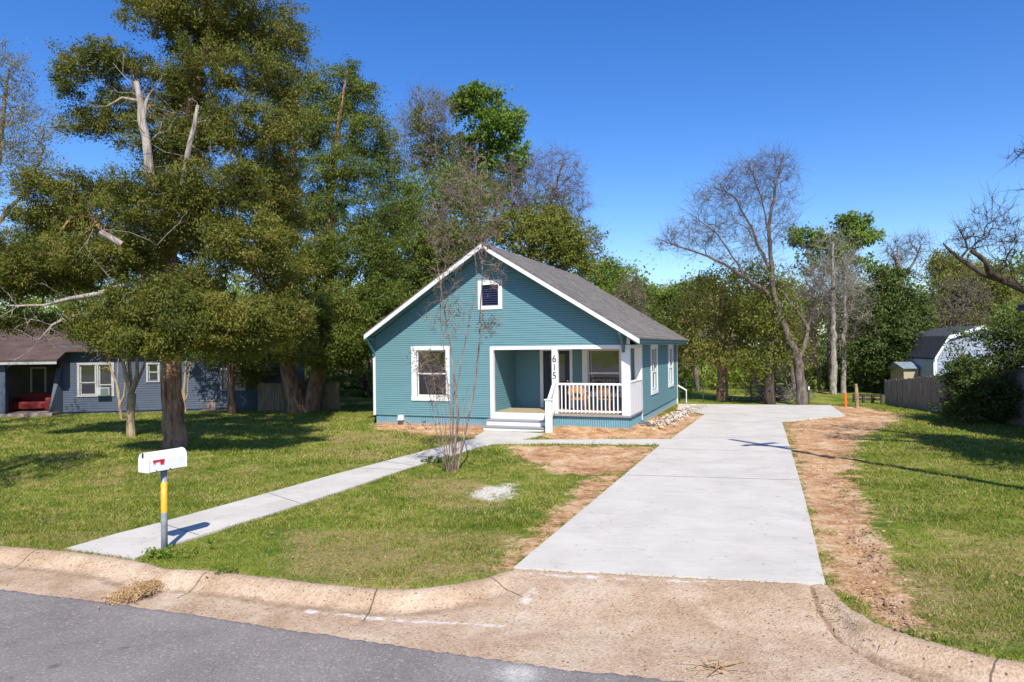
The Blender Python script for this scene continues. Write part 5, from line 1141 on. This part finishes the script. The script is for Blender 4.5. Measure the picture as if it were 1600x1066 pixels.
# 4 --- trees behind the teal house
YT = 42.; b = dp(745, 600, YT); b[2] = G; q = lambda x, y, d=0.: dp(x, y, YT+d)
tree('leafy_tree', b, 'tall tree with fresh green top leaves, rising behind the gable of the teal house', 109, [([b, q(735, 560), q(728, 470), q(738, 380), q(745, 300), q(752, 220), q(755, 150)], [.3, .27, .23, .18, .14, .09, .04]), ([q(735, 420), q(775, 330), q(800, 250)], [.12, .09, .05]), ([q(735, 440), q(690, 350), q(665, 260)], [.12, .09, .04])],
     [(745, 158, 40, 24, 0, 44), (715, 175, 18, 22, .5, 9), (795, 190, 32, 22, 0, 24), (770, 200, 36, 30, -.8, 30), (812, 245, 16, 24, 0, 12), (735, 230, 44, 34, .6, 26), (775, 270, 40, 34, 0, 20), (655, 190, 12, 22, 0, 8), (660, 250, 24, 36, .3, 12), (690, 230, 22, 24, .4, 8), (700, 300, 46, 36, .4, 16), (810, 275, 12, 18, 0, 7), (735, 300, 50, 40, 0, 26), (775, 225, 40, 30, 0, 20), (720, 265, 40, 40, .5, 18)], 'bark_grey', 'lf_bright', Lf=(46, .20, .12), clump=.50, reach=dict(jit=.05), mesh=dict(r0=.011, tw=2, tl=.8), keepfrac=.85, mult=2.0)
b2 = b+np.array([-2.6, .8, 0]); YT = 41.; b2 = dp(690, 600, YT); b2[2] = G; q = lambda x, y, d=0.: dp(x, y, YT+d)
tree('bare_tree', b2, 'bare purplish tree between the tall cedar and the leafy tree behind the house', 110, [([b2, q(695, 540), q(700, 430), q(690, 330), q(680, 220)], [.26, .24, .18, .12, .04]), ([q(700, 440), q(735, 340), q(745, 250)], [.12, .09, .04]), ([q(698, 460), q(660, 380), q(635, 300)], [.12, .09, .04])],
     [(670, 180, 44, 40, 0, 330), (625, 230, 34, 50, 0, 230), (700, 260, 50, 60, 0, 300), (650, 320, 60, 60, 0, 260), (760, 340, 70, 60, 0, 280), (700, 380, 60, 40, 0, 160)], 'bark_rose', 'lf_olive', Lf=(9, .14, .08), clump=.45, reach=dict(jit=.05, curl=.35), mesh=dict(r0=.008, tw=5, tl=.9), keepfrac=.30)
YT = 40.; b3 = dp(835, 600, YT); b3[2] = G; q = lambda x, y, d=0.: dp(x, y, YT+d)
tree('bare_tree', b3, 'bare purplish spreading tree right of the roof peak behind the teal house', 111, [([b3, q(830, 520), q(820, 440), q(835, 370), q(865, 300), q(880, 250)], [.3, .26, .2, .15, .09, .04]), ([q(822, 430), q(860, 385), q(905, 360)], [.12, .09, .05]), ([q(825, 420), q(800, 340), q(800, 270)], [.12, .08, .04]), ([q(824, 440), q(890, 410), q(940, 395)], [.1, .07, .03])],
     [(865, 270, 50, 40, 0, 360), (890, 320, 34, 46, 0, 260), (840, 330, 50, 50, 0, 300), (915, 385, 34, 26, 0, 130), (800, 300, 40, 50, 0, 220), (870, 390, 50, 34, 0, 160)], 'bark_rose', None, reach=dict(jit=.04, curl=.25), mesh=dict(r0=.008, tw=5, tl=.9))
YT = 38.; b4 = dp(860, 600, YT); b4[2] = G; q = lambda x, y, d=0.: dp(x, y, YT+d)
tree('leafy_tree', b4, 'rounded olive green tree directly behind the roof ridge of the teal house', 112, [([b4, q(855, 500), q(850, 420)], [.25, .2, .12])],
     [(845, 372, 52, 44, 0, 70), (800, 360, 40, 30, 0, 30), (885, 385, 34, 34, 0, 34), (870, 345, 26, 20, 0, 18), (900, 420, 30, 30, 0, 22)], 'bark_grey', 'lf_olive', Lf=(70, .15, .075), clump=.55, mesh=dict(r0=.011, tw=2, tl=.7), mult=1.8)
YT = 36.; b5 = dp(640, 600, YT); b5[2] = G; q = lambda x, y, d=0.: dp(x, y, YT+d)
tree('leafy_tree', b5, 'bushy green tree seen above the left slope of the teal house roof', 113, [([b5, q(640, 520), q(645, 420)], [.25, .2, .1]), ([q(645, 450), q(600, 380), q(590, 330)], [.1, .07, .03])],
     [(630, 400, 56, 44, 0, 70), (690, 390, 44, 44, 0, 44), (600, 460, 40, 40, 0, 36), (660, 440, 50, 30, 0, 34), (730, 380, 30, 34, .6, 18), (640, 340, 44, 34, .5, 20)], 'bark_grey', 'lf_cedar2', Lf=(75, .15, .07), clump=.58, mesh=dict(r0=.011, tw=2, tl=.7), mult=1.8)
for k, (px, Yd, sp, lb) in enumerate(((705, 38.5, [(660, 330, 46, 40, 0, 34), (710, 290, 44, 36, 0, 28), (750, 320, 50, 40, 0, 36), (690, 380, 70, 40, 0, 60), (640, 300, 30, 40, 0, 18), (735, 370, 50, 30, 0, 30)], 'airy spring green tree left of the roof peak, below the bare purplish twigs'),
        (880, 44., [(800, 310, 40, 34, 0, 22), (850, 330, 44, 34, 0, 30), (900, 380, 44, 34, 0, 40), (935, 420, 40, 24, 0, 30), (780, 270, 30, 34, 0, 14)], 'airy spring green tree right of the roof peak, behind the rounded olive tree'))):
    b = dp(px, 600, Yd); b[2] = G; q = lambda x, y, d=0.: dp(x, y, Yd+d)
    tree('leafy_tree', b, lb, 170+k, [([b, q(px, 500), q(px+3, 400), q(px+5, 330)], [.24, .2, .13, .04])], sp, 'bark_grey', 'lf_bright', Lf=(30, .16, .09), clump=.62, reach=dict(jit=.03), mesh=dict(r0=.009, tw=3, tl=.8), keepfrac=.9, mult=1.8)
# sparse yellow-green tree at the left edge, standing behind the slate blue house
YT = 37.; b6 = dp(-40, 600, YT); b6[2] = G; q = lambda x, y, d=0.: dp(x, y, YT+d)
tree('budding_tree', b6, 'sparse tree with yellow-green buds against the sky at the left edge', 114, [([b6, q(-40, 480), q(-20, 350), q(0, 220), q(15, 110)], [.3, .26, .2, .13, .05]), ([q(-30, 380), q(40, 300), q(70, 230)], [.13, .09, .04]), ([q(-35, 420), q(50, 370), q(95, 330)], [.12, .08, .03])],
     [(15, 120, 34, 55, 0, 130), (40, 210, 52, 52, 0, 200), (10, 260, 50, 60, 0, 160), (70, 290, 42, 60, 0, 150), (40, 370, 70, 46, 0, 170), (-40, 200, 50, 90, 0, 80)], 'bark_grey', 'lf_gold', Lf=(12, .11, .055), clump=.6, reach=dict(jit=.04, curl=.25), mesh=dict(r0=.007, tw=4, tl=.7), keepfrac=.8, mult=1.3)
# 8 --- forked bare tree at the end of the driveway
b = gp(1253, 633); YT = b[1]; q = lambda x, y, d=0.: dp(x, y, YT+d)
trk = [([b-np.array([0, 0, .1]), q(1252, 600), q(1249, 572), q(1246, 562)], [.27, .22, .20, .2]), ([q(1246, 564), q(1232, 530, -.1), q(1218, 495, -.2), q(1208, 455, -.2), q(1204, 400), q(1203, 340), q(1215, 280), q(1225, 240)], [.17, .15, .13, .12, .095, .07, .04, .02]),
       ([q(1247, 566), q(1258, 535, .1), q(1262, 512, .1), q(1250, 492), q(1236, 475, -.2), q(1222, 455, -.2)], [.13, .11, .10, .07, .05, .03]), ([q(1262, 514), q(1275, 480), q(1295, 450)], [.05, .03, .02]),
       ([q(1210, 470), q(1190, 450), q(1150, 425, -.2), q(1105, 400), (q(1060, 385)), q(1025, 372)], [.10, .085, .07, .05, .03, .012]), ([q(1205, 430), q(1180, 370), q(1150, 310), q(1115, 280)], [.07, .055, .035, .015]), ([q(1204, 380), q(1190, 310), q(1170, 255)], [.05, .035, .015]), ([q(1160, 425), q(1120, 365), q(1080, 335)], [.04, .03, .015])]
tree('bare_tree', b, 'bare tree with forked trunk at the far end of the driveway', 115, trk, [(1205, 262, 40, 26, 0, 170), (1160, 290, 46, 44, 0, 260), (1120, 320, 50, 46, 0, 260), (1080, 370, 44, 34, 0, 220), (1150, 380, 56, 44, 0, 260), (1040, 380, 22, 14, 0, 50), (1225, 320, 24, 76, 0, 190), (1190, 340, 46, 60, 0, 200), (1255, 440, 40, 34, 0, 80), (1195, 430, 50, 30, 0, 90), (1290, 470, 36, 34, 0, 60)], 'bark_grey', None, reach=dict(jit=.014, curl=.22, up=.03, angpen=1.5), mesh=dict(r0=.0055, tw=4, tl=.8))
# 9 --- trees beyond the driveway
b = gp(1129, 627); YT = b[1]; q = lambda x, y, d=0.: dp(x, y, YT+d)
tree('cedar_tree', b, 'thin-crowned cedar with reddish lit trunk standing on the grass beyond the driveway', 116, [([b-np.array([0, 0, .1]), q(1130, 600), q(1126, 560), q(1130, 500), q(1128, 440)], [.33, .26, .22, .17, .07]), ([q(1126, 570), q(1100, 560), q(1060, 535)], [.1, .08, .03]), ([q(1127, 545), q(1160, 530), q(1190, 500)], [.08, .06, .03])],
     [(1110, 480, 56, 44, 0, 110), (1070, 500, 30, 34, 0, 40), (1150, 520, 44, 40, 0, 80), (1090, 550, 44, 24, 0, 70), (1160, 560, 40, 16, -1, 50), (1130, 440, 40, 30, 0, 50)], 'bark_cedar', 'lf_olive', Lf=(24, .13, .065), clump=.65, mesh=dict(r0=.007, tw=2, tl=.6), mult=1.5)
b = gp(1204, 632); YT = b[1]; q = lambda x, y, d=0.: dp(x, y, YT+d)
tree('vine_covered_tree', b, 'dark trunk wrapped in twiggy vines, left of the bare forked tree', 117, [([b-np.array([0, 0, .1]), q(1203, 600), q(1203, 560), q(1210, 500), q(1214, 440)], [.27, .22, .17, .13, .05]), ([q(1203, 580), q(1180, 560), q(1150, 570)], [.06, .05, .02]), ([q(1205, 570), q(1225, 550), q(1240, 520)], [.06, .05, .02])],
     [(1205, 490, 46, 50, 0, 150), (1180, 440, 44, 34, 0, 80), (1230, 540, 30, 34, 0, 60), (1185, 565, 44, 20, 0, 70)], 'bark_dark', 'lf_olive', Lf=(20, .13, .065), clump=.6, mesh=dict(r0=.007, tw=2, tl=.6), mult=1.3)
YT = 37.; 
for k, (px, top, rad_, lb, bk) in enumerate(((1302, 350, .20, 'straight pale barked trunk, left one of the pair behind the orange stake', 'bark_pale'), (1318, 400, .15, 'slimmer pale barked trunk directly behind the orange marker stake', 'bark_pale'), (1282, 430, .10, 'thin leaning pale trunk right of the green metal post', 'bark_grey'), (1352, 420, .13, 'leaning thin bare tree behind the lone wooden post', 'bark_grey'))):
    bb_ = dp(px, 618, YT+k*.7); bb_[2] = G; q = lambda x, y, d=0.: dp(x, y, YT+k*.7+d); dx = (0, 3, -26, -16)[k]
    tree('pale_trunk_tree', bb_, lb, 118+k, [([bb_, q(px+dx*.3, 560), q(px+dx*.6, 490), q(px+dx, top+30)], [rad_, rad_*.9, rad_*.7, rad_*.3])],
         [(px+dx, top+60, 44, 60, 0, 330), (px+dx+10, top+110, 40, 40, 0, 120)], bk, 'lf_gold' if k % 2 else None, Lf=(2, .12, .05), clump=.4, reach=dict(jit=.03, curl=.2, up=.08), mesh=dict(r0=.007, tw=4, tl=.7))
YT = 42.; b = dp(1345, 615, YT); b[2] = G; q = lambda x, y, d=0.: dp(x, y, YT+d)
tree('leafy_tree', b, 'tall leaning tree with two fresh green heads against the sky, right of the bare tree', 122, [([b, q(1338, 540), q(1328, 460), q(1318, 420), q(1340, 380), q(1345, 350)], [.34, .3, .24, .2, .12, .05]), ([q(1320, 425), q(1295, 395), q(1270, 370)], [.12, .08, .04])],
     [(1335, 350, 28, 14, 0, 24), (1345, 372, 34, 16, 0, 22), (1330, 365, 16, 20, 0, 10), (1262, 372, 36, 14, 0, 24), (1295, 382, 30, 18, 0, 18), (1310, 395, 22, 18, 0, 10), (1350, 415, 20, 20, 0, 9), (1280, 410, 40, 24, 0, 14)], 'bark_grey', 'lf_bright', Lf=(50, .18, .10), clump=.48, mesh=dict(r0=.010, tw=2, tl=.6), mult=1.8)
YT = 38.; b = dp(1392, 622, YT); b[2] = G; q = lambda x, y, d=0.: dp(x, y, YT+d)
tree('cedar_tree', b, 'broad dark cedar between the pale trunks and the small tan shed', 123, [([b, q(1392, 570), q(1390, 500), q(1395, 430)], [.35, .28, .2, .08]), ([q(1391, 500), q(1408, 420), q(1400, 385)], [.06, .05, .02])],
     [(1392, 436, 26, 22, 0, 18), (1375, 470, 34, 26, 0, 24), (1420, 480, 34, 30, 0, 26), (1390, 510, 54, 34, -.5, 44), (1370, 550, 44, 30, -.6, 32), (1425, 550, 34, 30, -.4, 24), (1395, 585, 44, 20, 0, 18), (1355, 520, 30, 30, .3, 16)], 'bark_cedar', 'lf_dark', Lf=(110, .19, .065), clump=.65, mesh=dict(r0=.011), mult=1.8)
YT = 44.; b = dp(1425, 600, YT); b[2] = G; q = lambda x, y, d=0.: dp(x, y, YT+d)
tree('bare_tree', b, 'dark bare treetop poking above the broad dark cedar', 124, [([b, q(1410, 500), q(1408, 430), q(1395, 395)], [.25, .22, .16, .05]), ([q(1408, 440), q(1428, 410), q(1438, 385)], [.1, .07, .03])], [(1400, 395, 26, 22, 0, 150), (1435, 385, 20, 24, 0, 110), (1420, 430, 40, 26, 0, 80)], 'bark_grey', None, reach=dict(jit=.03, curl=.2, up=.08), mesh=dict(r0=.009, tw=4, tl=.8))
# low trees and far wood on the right
for k, (px, top, wd, Yd, lf, lb) in enumerate(((1480, 395, 52, 48., 'lf_olive', 'rounded olive tree rising behind the left slope of the barn roof'), (1545, 410, 52, 46., 'lf_olive', 'wide olive green tree behind the right half of the barn'), (1590, 462, 40, 40., 'lf_bright', 'green tree behind the barn at the right edge'),
        (945, 412, 46, 52., 'lf_bright', 'fresh green tree above the right roof slope of the teal house'), (1000, 425, 34, 50., 'lf_bright', 'bright green tree nearest the far eave of the teal house'), (1070, 436, 44, 48., 'lf_bright', 'green tree behind the low left limb of the bare forked tree'), (1160, 455, 50, 50., 'lf_olive', 'green tree seen through the trunk of the bare forked tree'))):
    b = dp(px, 605, Yd); b[2] = G; q = lambda x, y, d=0.: dp(x, y, Yd+d); r_ = np.random.RandomState(200+k); h = 540-top
    sp = [(px+(r_.rand()-.5)*wd*.9, top+20+abs(r_.randn())*h*.18, wd*.5, 22, (r_.rand()-.5)*3, 22) for _ in range(4)]+[(px+(r_.rand()-.5)*wd*1.3, top+h*(.3+.5*r_.rand()), wd*.55, h*.2, (r_.rand()-.5)*3, 20) for _ in range(5)]
    tree('leafy_tree', b, lb, 130+k, [([b, q(px, 540), q(px+4, top+h*.3)], [.28, .24, .1])], sp, 'bark_myrtle', lf, Lf=(55, .19, .09), clump=.75, mesh=dict(r0=.012, tw=6, tl=1.1), group='leafy trees beyond the yard', keepfrac=1, mult=2.)
for k, (px, py, wd, Yd, lb) in enumerate(((1300, 440, 46, 39.5, 'reddish brown twiggy tree crown right of the bare forked tree'), (1090, 500, 34, 41., 'brown twiggy tree between the two dark trunks beyond the meadow strip'), (1240, 520, 34, 38.5, 'brown twiggy tree directly behind the fork of the bare tree'), (1500, 470, 50, 42., 'brown leafless tree crown behind the barn roof'), (985, 470, 24, 44., 'brown budding tree just above the far roof eave of the teal house'))):
    b = dp(px, 605, Yd); b[2] = G; q = lambda x, y, d=0.: dp(x, y, Yd+d)
    tree('twiggy_tree', b, lb, 160+k, [([b, q(px-4, 560), q(px+3, py+10)], [.16, .13, .05])], [(px, py, wd, 42, 0, 200), (px-wd*.5, py+40, wd*.7, 30, 0, 90), (px+wd*.5, py+34, wd*.7, 30, 0, 90)], 'bark_rose', 'lf_gold', Lf=(6, .10, .05), clump=.5, reach=dict(jit=.02, curl=.25, up=.05, angpen=1.2), mesh=dict(r0=.008, tw=5, tl=.8), group='twiggy trees at the wood edge')
# dark bush in front of the fence at right
b = gp(1560, 662); YT = b[1]; q = lambda x, y, d=0.: dp(x, y, YT+d)
tree('evergreen_bush', b, 'big dark evergreen bush at the right edge in front of the grey fence', 140, [([b, q(1560, 620), q(1555, 560)], [.1, .08, .05]), ([b, q(1530, 600), q(1510, 560)], [.07, .05, .03]), ([b, q(1590, 600), q(1600, 540)], [.07, .05, .03])],
     [(1560, 625, 60, 34, 0, 70), (1520, 600, 34, 50, 0, 40), (1590, 560, 44, 50, 0, 34), (1545, 570, 40, 26, 0, 14), (1500, 580, 14, 40, 0, 16), (1580, 520, 34, 24, 0, 10), (1640, 580, 50, 70, 0, 60), (1535, 525, 40, 14, 0, 6), (1500, 640, 20, 14, 0, 10), (1610, 640, 50, 20, 0, 30)], 'bark_dark', 'lf_dark', Lf=(120, .10, .042), clump=.42, mesh=dict(r0=.006, tw=2, tl=.5), cat='bush', mult=1.5)
YS = 15.5; b = dp(1720, 640, YS); b[2] = G; q = lambda x, y, d=0.: dp(x, y, YS+d)
trk = [([b, q(1720, 560), q(1710, 500), q(1690, 480)], [.3, .26, .2, .17]), ([q(1692, 482), q(1640, 468), q(1600, 452), q(1565, 437), q(1535, 428), q(1500, 405), q(1480, 388), q(1474, 380)], [.15, .12, .10, .09, .06, .045, .03, .015]),
       ([q(1560, 436), q(1545, 426, -.2), q(1541, 410, -.3), q(1530, 400, -.3), q(1517, 392, -.3)], [.075, .065, .06, .055, .05]), ([q(1508, 410), q(1512, 390), q(1508, 375), q(1495, 352)], [.03, .025, .02, .008]), ([q(1700, 490), q(1690, 380), q(1660, 250), q(1630, 150)], [.16, .13, .09, .04]), ([q(1670, 300), q(1620, 245), q(1585, 235)], [.04, .02, .01])]
tree('bare_tree', b, 'bare tree reaching a thick dark broken limb in from the right edge', 141, trk, [(1560, 370, 50, 44, 0, 130), (1590, 410, 40, 40, 0, 90), (1505, 375, 26, 26, 0, 50), (1550, 330, 26, 30, 0, 30), (1600, 240, 26, 12, 0, 16), (1680, 250, 70, 110, 0, 150)], 'bark_dark', None, reach=dict(jit=.04, curl=.22, up=.08), mesh=dict(r0=.0045, tw=5, tl=.4))
# evergreen out of frame to the right that shades the lawn and bush
b = np.array([17.2, 13.6, G])
for k_, (bx_, by_, hh_, lb) in enumerate(((13.7, 11.0, 9.4, 'tall evergreen just outside the right edge that shades the lawn'), (17.2, 14.6, 9.0, 'second evergreen further outside the right edge'))):
    b = np.array([bx_, by_, G]); r_ = np.random.RandomState(60+k_); n_ = 150
    t = empty('evergreen_tree', tuple(b), 0, lb, 'tree'); sk = Skel(60+k_); sk.trunk([(0, 0, 0), (0, 0, hh_*.5), (.1, 0, hh_)], [.35, .25, .06], lock_to=1.5)
    hz_ = 2.5+(hh_-2.5)*r_.rand(n_); rd_ = (2.9*(1-(hz_-2.5)/(hh_-1.5))**.7)*(.3+.7*r_.rand(n_)**.5); an_ = r_.rand(n_)*6.283
    T_ = np.stack([np.cos(an_)*rd_, np.sin(an_)*rd_, hz_], -1); sk.reach(T_, angpen=.3); sk.mesh('trunk', M['bark_cedar'], t, r0=.014)
    leaves('crown', T_, .6, 110, .2, .075, M['lf_dark'], t, 61+k_)
for k_, (bx_, by_, h0_, hh_, rd0, n_, lb) in enumerate(((-11.0, 10.2, 4.2, 8.6, 1.7, 60, 'small evergreen just outside the left edge near the kerb'), (-19.2, 19.6, 3.6, 11.0, 3.5, 95, 'spreading evergreen outside the left edge that shades the slate blue house'), (-24.5, 20.5, 3.6, 11.0, 3.5, 95, 'second spreading evergreen further outside the left edge'))):
    t = empty('evergreen_tree', (bx_, by_, G), 0, lb, 'tree'); r_ = np.random.RandomState(80+k_); sk = Skel(80+k_); sk.trunk([(0, 0, 0), (0, 0, hh_*.5), (.1, 0, hh_)], [.3, .2, .05], lock_to=1.5)
    hz_ = h0_+(hh_-h0_)*r_.rand(n_); rd_ = rd0*np.sqrt(np.clip(1-((hz_-(h0_+hh_)/2)/((hh_-h0_)/2))**2, .05, 1))*(.4+.6*r_.rand(n_)**.5); an_ = r_.rand(n_)*6.283
    T_ = np.stack([np.cos(an_)*rd_, np.sin(an_)*rd_, hz_], -1); sk.reach(T_, angpen=.3); sk.mesh('trunk', M['bark_cedar'], t, r0=.012)
    leaves('crown', T_, .55, 120, .13, .05, M['lf_cedar'], t, 81+k_)
# 10 --- crape myrtle in front of the house
b = gp(705, 737); YM = b[1]; q = lambda x, y, d=0.: dp(x, y, YM+d)
stems = [[(706, 735), (710, 700), (716, 655), (712, 610), (708, 575), (702, 530), (694, 480), (686, 430), (680, 380)], [(716, 735), (722, 700), (732, 650), (742, 600), (748, 545), (750, 490), (754, 430), (753, 385), (750, 330), (752, 290)],
         [(700, 735), (694, 700), (686, 660), (682, 620), (676, 585), (662, 560)], [(703, 735), (702, 700), (704, 655), (700, 600), (694, 550), (688, 500), (690, 440), (700, 390), (706, 330)], [(697, 735), (688, 705), (680, 660), (668, 610), (660, 580)],
         [(712, 735), (714, 690), (716, 640)], [(708, 735), (706, 690), (708, 640), (714, 600), (726, 540), (738, 480), (744, 440), (742, 380), (738, 320)], [(699, 735), (696, 690), (698, 640), (690, 600)], [(695, 733), (684, 690), (676, 640), (666, 600), (655, 570)]]
rad0 = [.034, .030, .013, .018, .011, .012, .022, .010, .009]; LOBE_N = 1.7
for k in range(9): stems.append([(698+k*2, 735), (692+k*3.4, 705), (680+k*5.5, 670-(k*37 % 20)), (670+k*7.5, 632-(k*53 % 40))])
rad0 += [.011, .009, .012, .008, .010, .009, .011, .008, .010]
trk = []
for i, s_ in enumerate(stems):
    dz = ((.0, .12, -.25, .2, -.1, -.2, .1, .3, .15)*2)[i]; n_ = len(s_); base_ = b+np.array([(s_[0][0]-705)*.012, dz*.35, -.05])
    trk.append(([base_]+[q(x, y, dz*(j+1)/n_*2.5) for j, (x, y) in enumerate(s_[1:])], [rad0[i]*(1-.78*j/(n_-1)) for j in range(n_)]))
ct = empty('crape_myrtle', (b[0], b[1], G), 0, 'leafless multi-stem crape myrtle by the front walk in front of the teal house', 'tree'); off = np.array([b[0], b[1], G]); sk = Skel(150)
for i, (p_, r_) in enumerate(trk): sk.trunk([p-off for p in p_], r_, -1, seg=.25, wob=.012, lock_to=1.0)
rr = np.random.RandomState(151); T = lobes([(700, 430, 26, 60, 0, 60), (745, 370, 30, 50, 0, 70), (735, 310, 26, 40, 0, 60), (690, 360, 24, 40, 0, 50), (775, 430, 20, 30, 0, 34), (765, 500, 18, 24, 0, 24), (675, 575, 26, 30, 0, 50), (690, 610, 22, 30, 0, 30), (700, 500, 40, 40, 0, 40), (660, 570, 14, 20, 0, 16), (730, 285, 34, 30, 0, 50), (700, 310, 30, 40, 0, 50), (765, 320, 26, 40, 0, 40), (740, 250, 22, 24, 0, 14), (760, 350, 34, 30, 0, 40), (680, 350, 22, 40, 0, 26)], YM, rr)-off
sk.reach(T, jit=.04, curl=.45, seg=.2, up=.08); sk.mesh('trunk', M['bark_myrtle'], ct, r0=.0038, tw=3, tl=.24)
Ts = T[rr.rand(len(T)) < .6]; Ts = np.concatenate([Ts, lobes([(760, 515, 16, 22, 0, 26), (652, 560, 18, 18, 0, 14), (640, 668, 10, 10, 0, 8), (670, 670, 16, 14, 0, 12), (765, 440, 12, 30, 0, 12)], YM, rr)-off])
leaves('seed_pods', Ts, .07, 5, .028, .022, M['seed'], ct, 152)
# brush pile beyond driveway, hedge in the dark at left
b = gp(1228, 630)+np.array([0, 1.2, 0]); r = np.random.RandomState(5); n = 420; P0 = np.stack([r.randn(n)*.7, r.randn(n)*.4, abs(r.randn(n))*.28], -1); a = r.rand(n)*6.28; d = np.stack([np.cos(a), np.sin(a)*.6, r.randn(n)*.4+.25], -1)*(.3+.7*r.rand(n))[:, None]
mb = MB()
for i in range(n): mb.tube([tuple(P0[i]), tuple(P0[i]+d[i]*.5+r.randn(3)*.04), tuple(P0[i]+d[i])], [.018, .014, .007], 3, cap=False)
o = mb.build('brush_pile', M['twig'], None, loc=(b[0], b[1], G)); tag(o, 'heap of cut grey branches left of the bare forked tree', 'brush pile')
# ------------------------------------------------------------------ far woodland that closes the view
rw = np.random.RandomState(17); Cs = []; Rs = []
def topline(px):
    return np.interp(px, [-900, 0, 300, 560, 640, 900, 980, 1040, 1100, 1240, 1300, 1400, 1460, 1600, 2600], [380, 400, 430, 430, 415, 422, 420, 434, 436, 455, 450, 450, 415, 415, 395])
n = 2900; px = -900+3500*rw.rand(n); Yc = 47+14*rw.rand(n)
for x, Y in zip(px, Yc):
    tp = topline(x)+14*math.sin(x*.05)+10*math.sin(x*.13+1); zt = CAMH+(HOR-tp)*Y/FOC; z = G+.3+(zt-.8)*rw.rand()**.75; 
    Cs.append(((x-800)/FOC*Y, Y, z)); Rs.append(.8+.7*rw.rand())
n = 700; px = -200+2000*rw.rand(n); Yc = 39+7*rw.rand(n)
for x, Y in zip(px, Yc):
    if 1065 < x < 1235 and Y < 42: continue
    Cs.append(((x-800)/FOC*Y, Y, G+.2+1.5*rw.rand()**1.6)); Rs.append(.5+.4*rw.rand())
Vw = leafquads(Cs, Rs, 120, .24, .13, rw, flat=.8, upb=.3); Fw = np.arange(len(Vw)).reshape(-1, 4); miw = np.zeros(len(Fw), int)
mbt = MB()
for i in range(170):
    x = -600+2900*rw.rand(); Y = 42+10*rw.rand(); X_ = (x-800)/FOC*Y; h = 2.5+2.5*rw.rand(); l = rw.randn()*.6; r0 = .06+.14*rw.rand()
    mbt.tube([(X_, Y, G-.1), (X_+l*.4, Y, G+h*.5), (X_+l, Y, G+h)], [r0, r0*.8, r0*.4], 5, cap=False)
Vt = np.array(mbt.v); Ft = np.array([f for f in mbt.f])+len(Vw)
o = np_mesh('woodland', np.concatenate([Vw, Vt]), np.concatenate([Fw, Ft]), [M['lf_wood'], M['bark_grey']], mi=np.concatenate([miw, np.ones(len(Ft), int)]))
tag(o, 'far spring woodland closing the view behind both houses and the yard', 'woodland', kind='stuff')
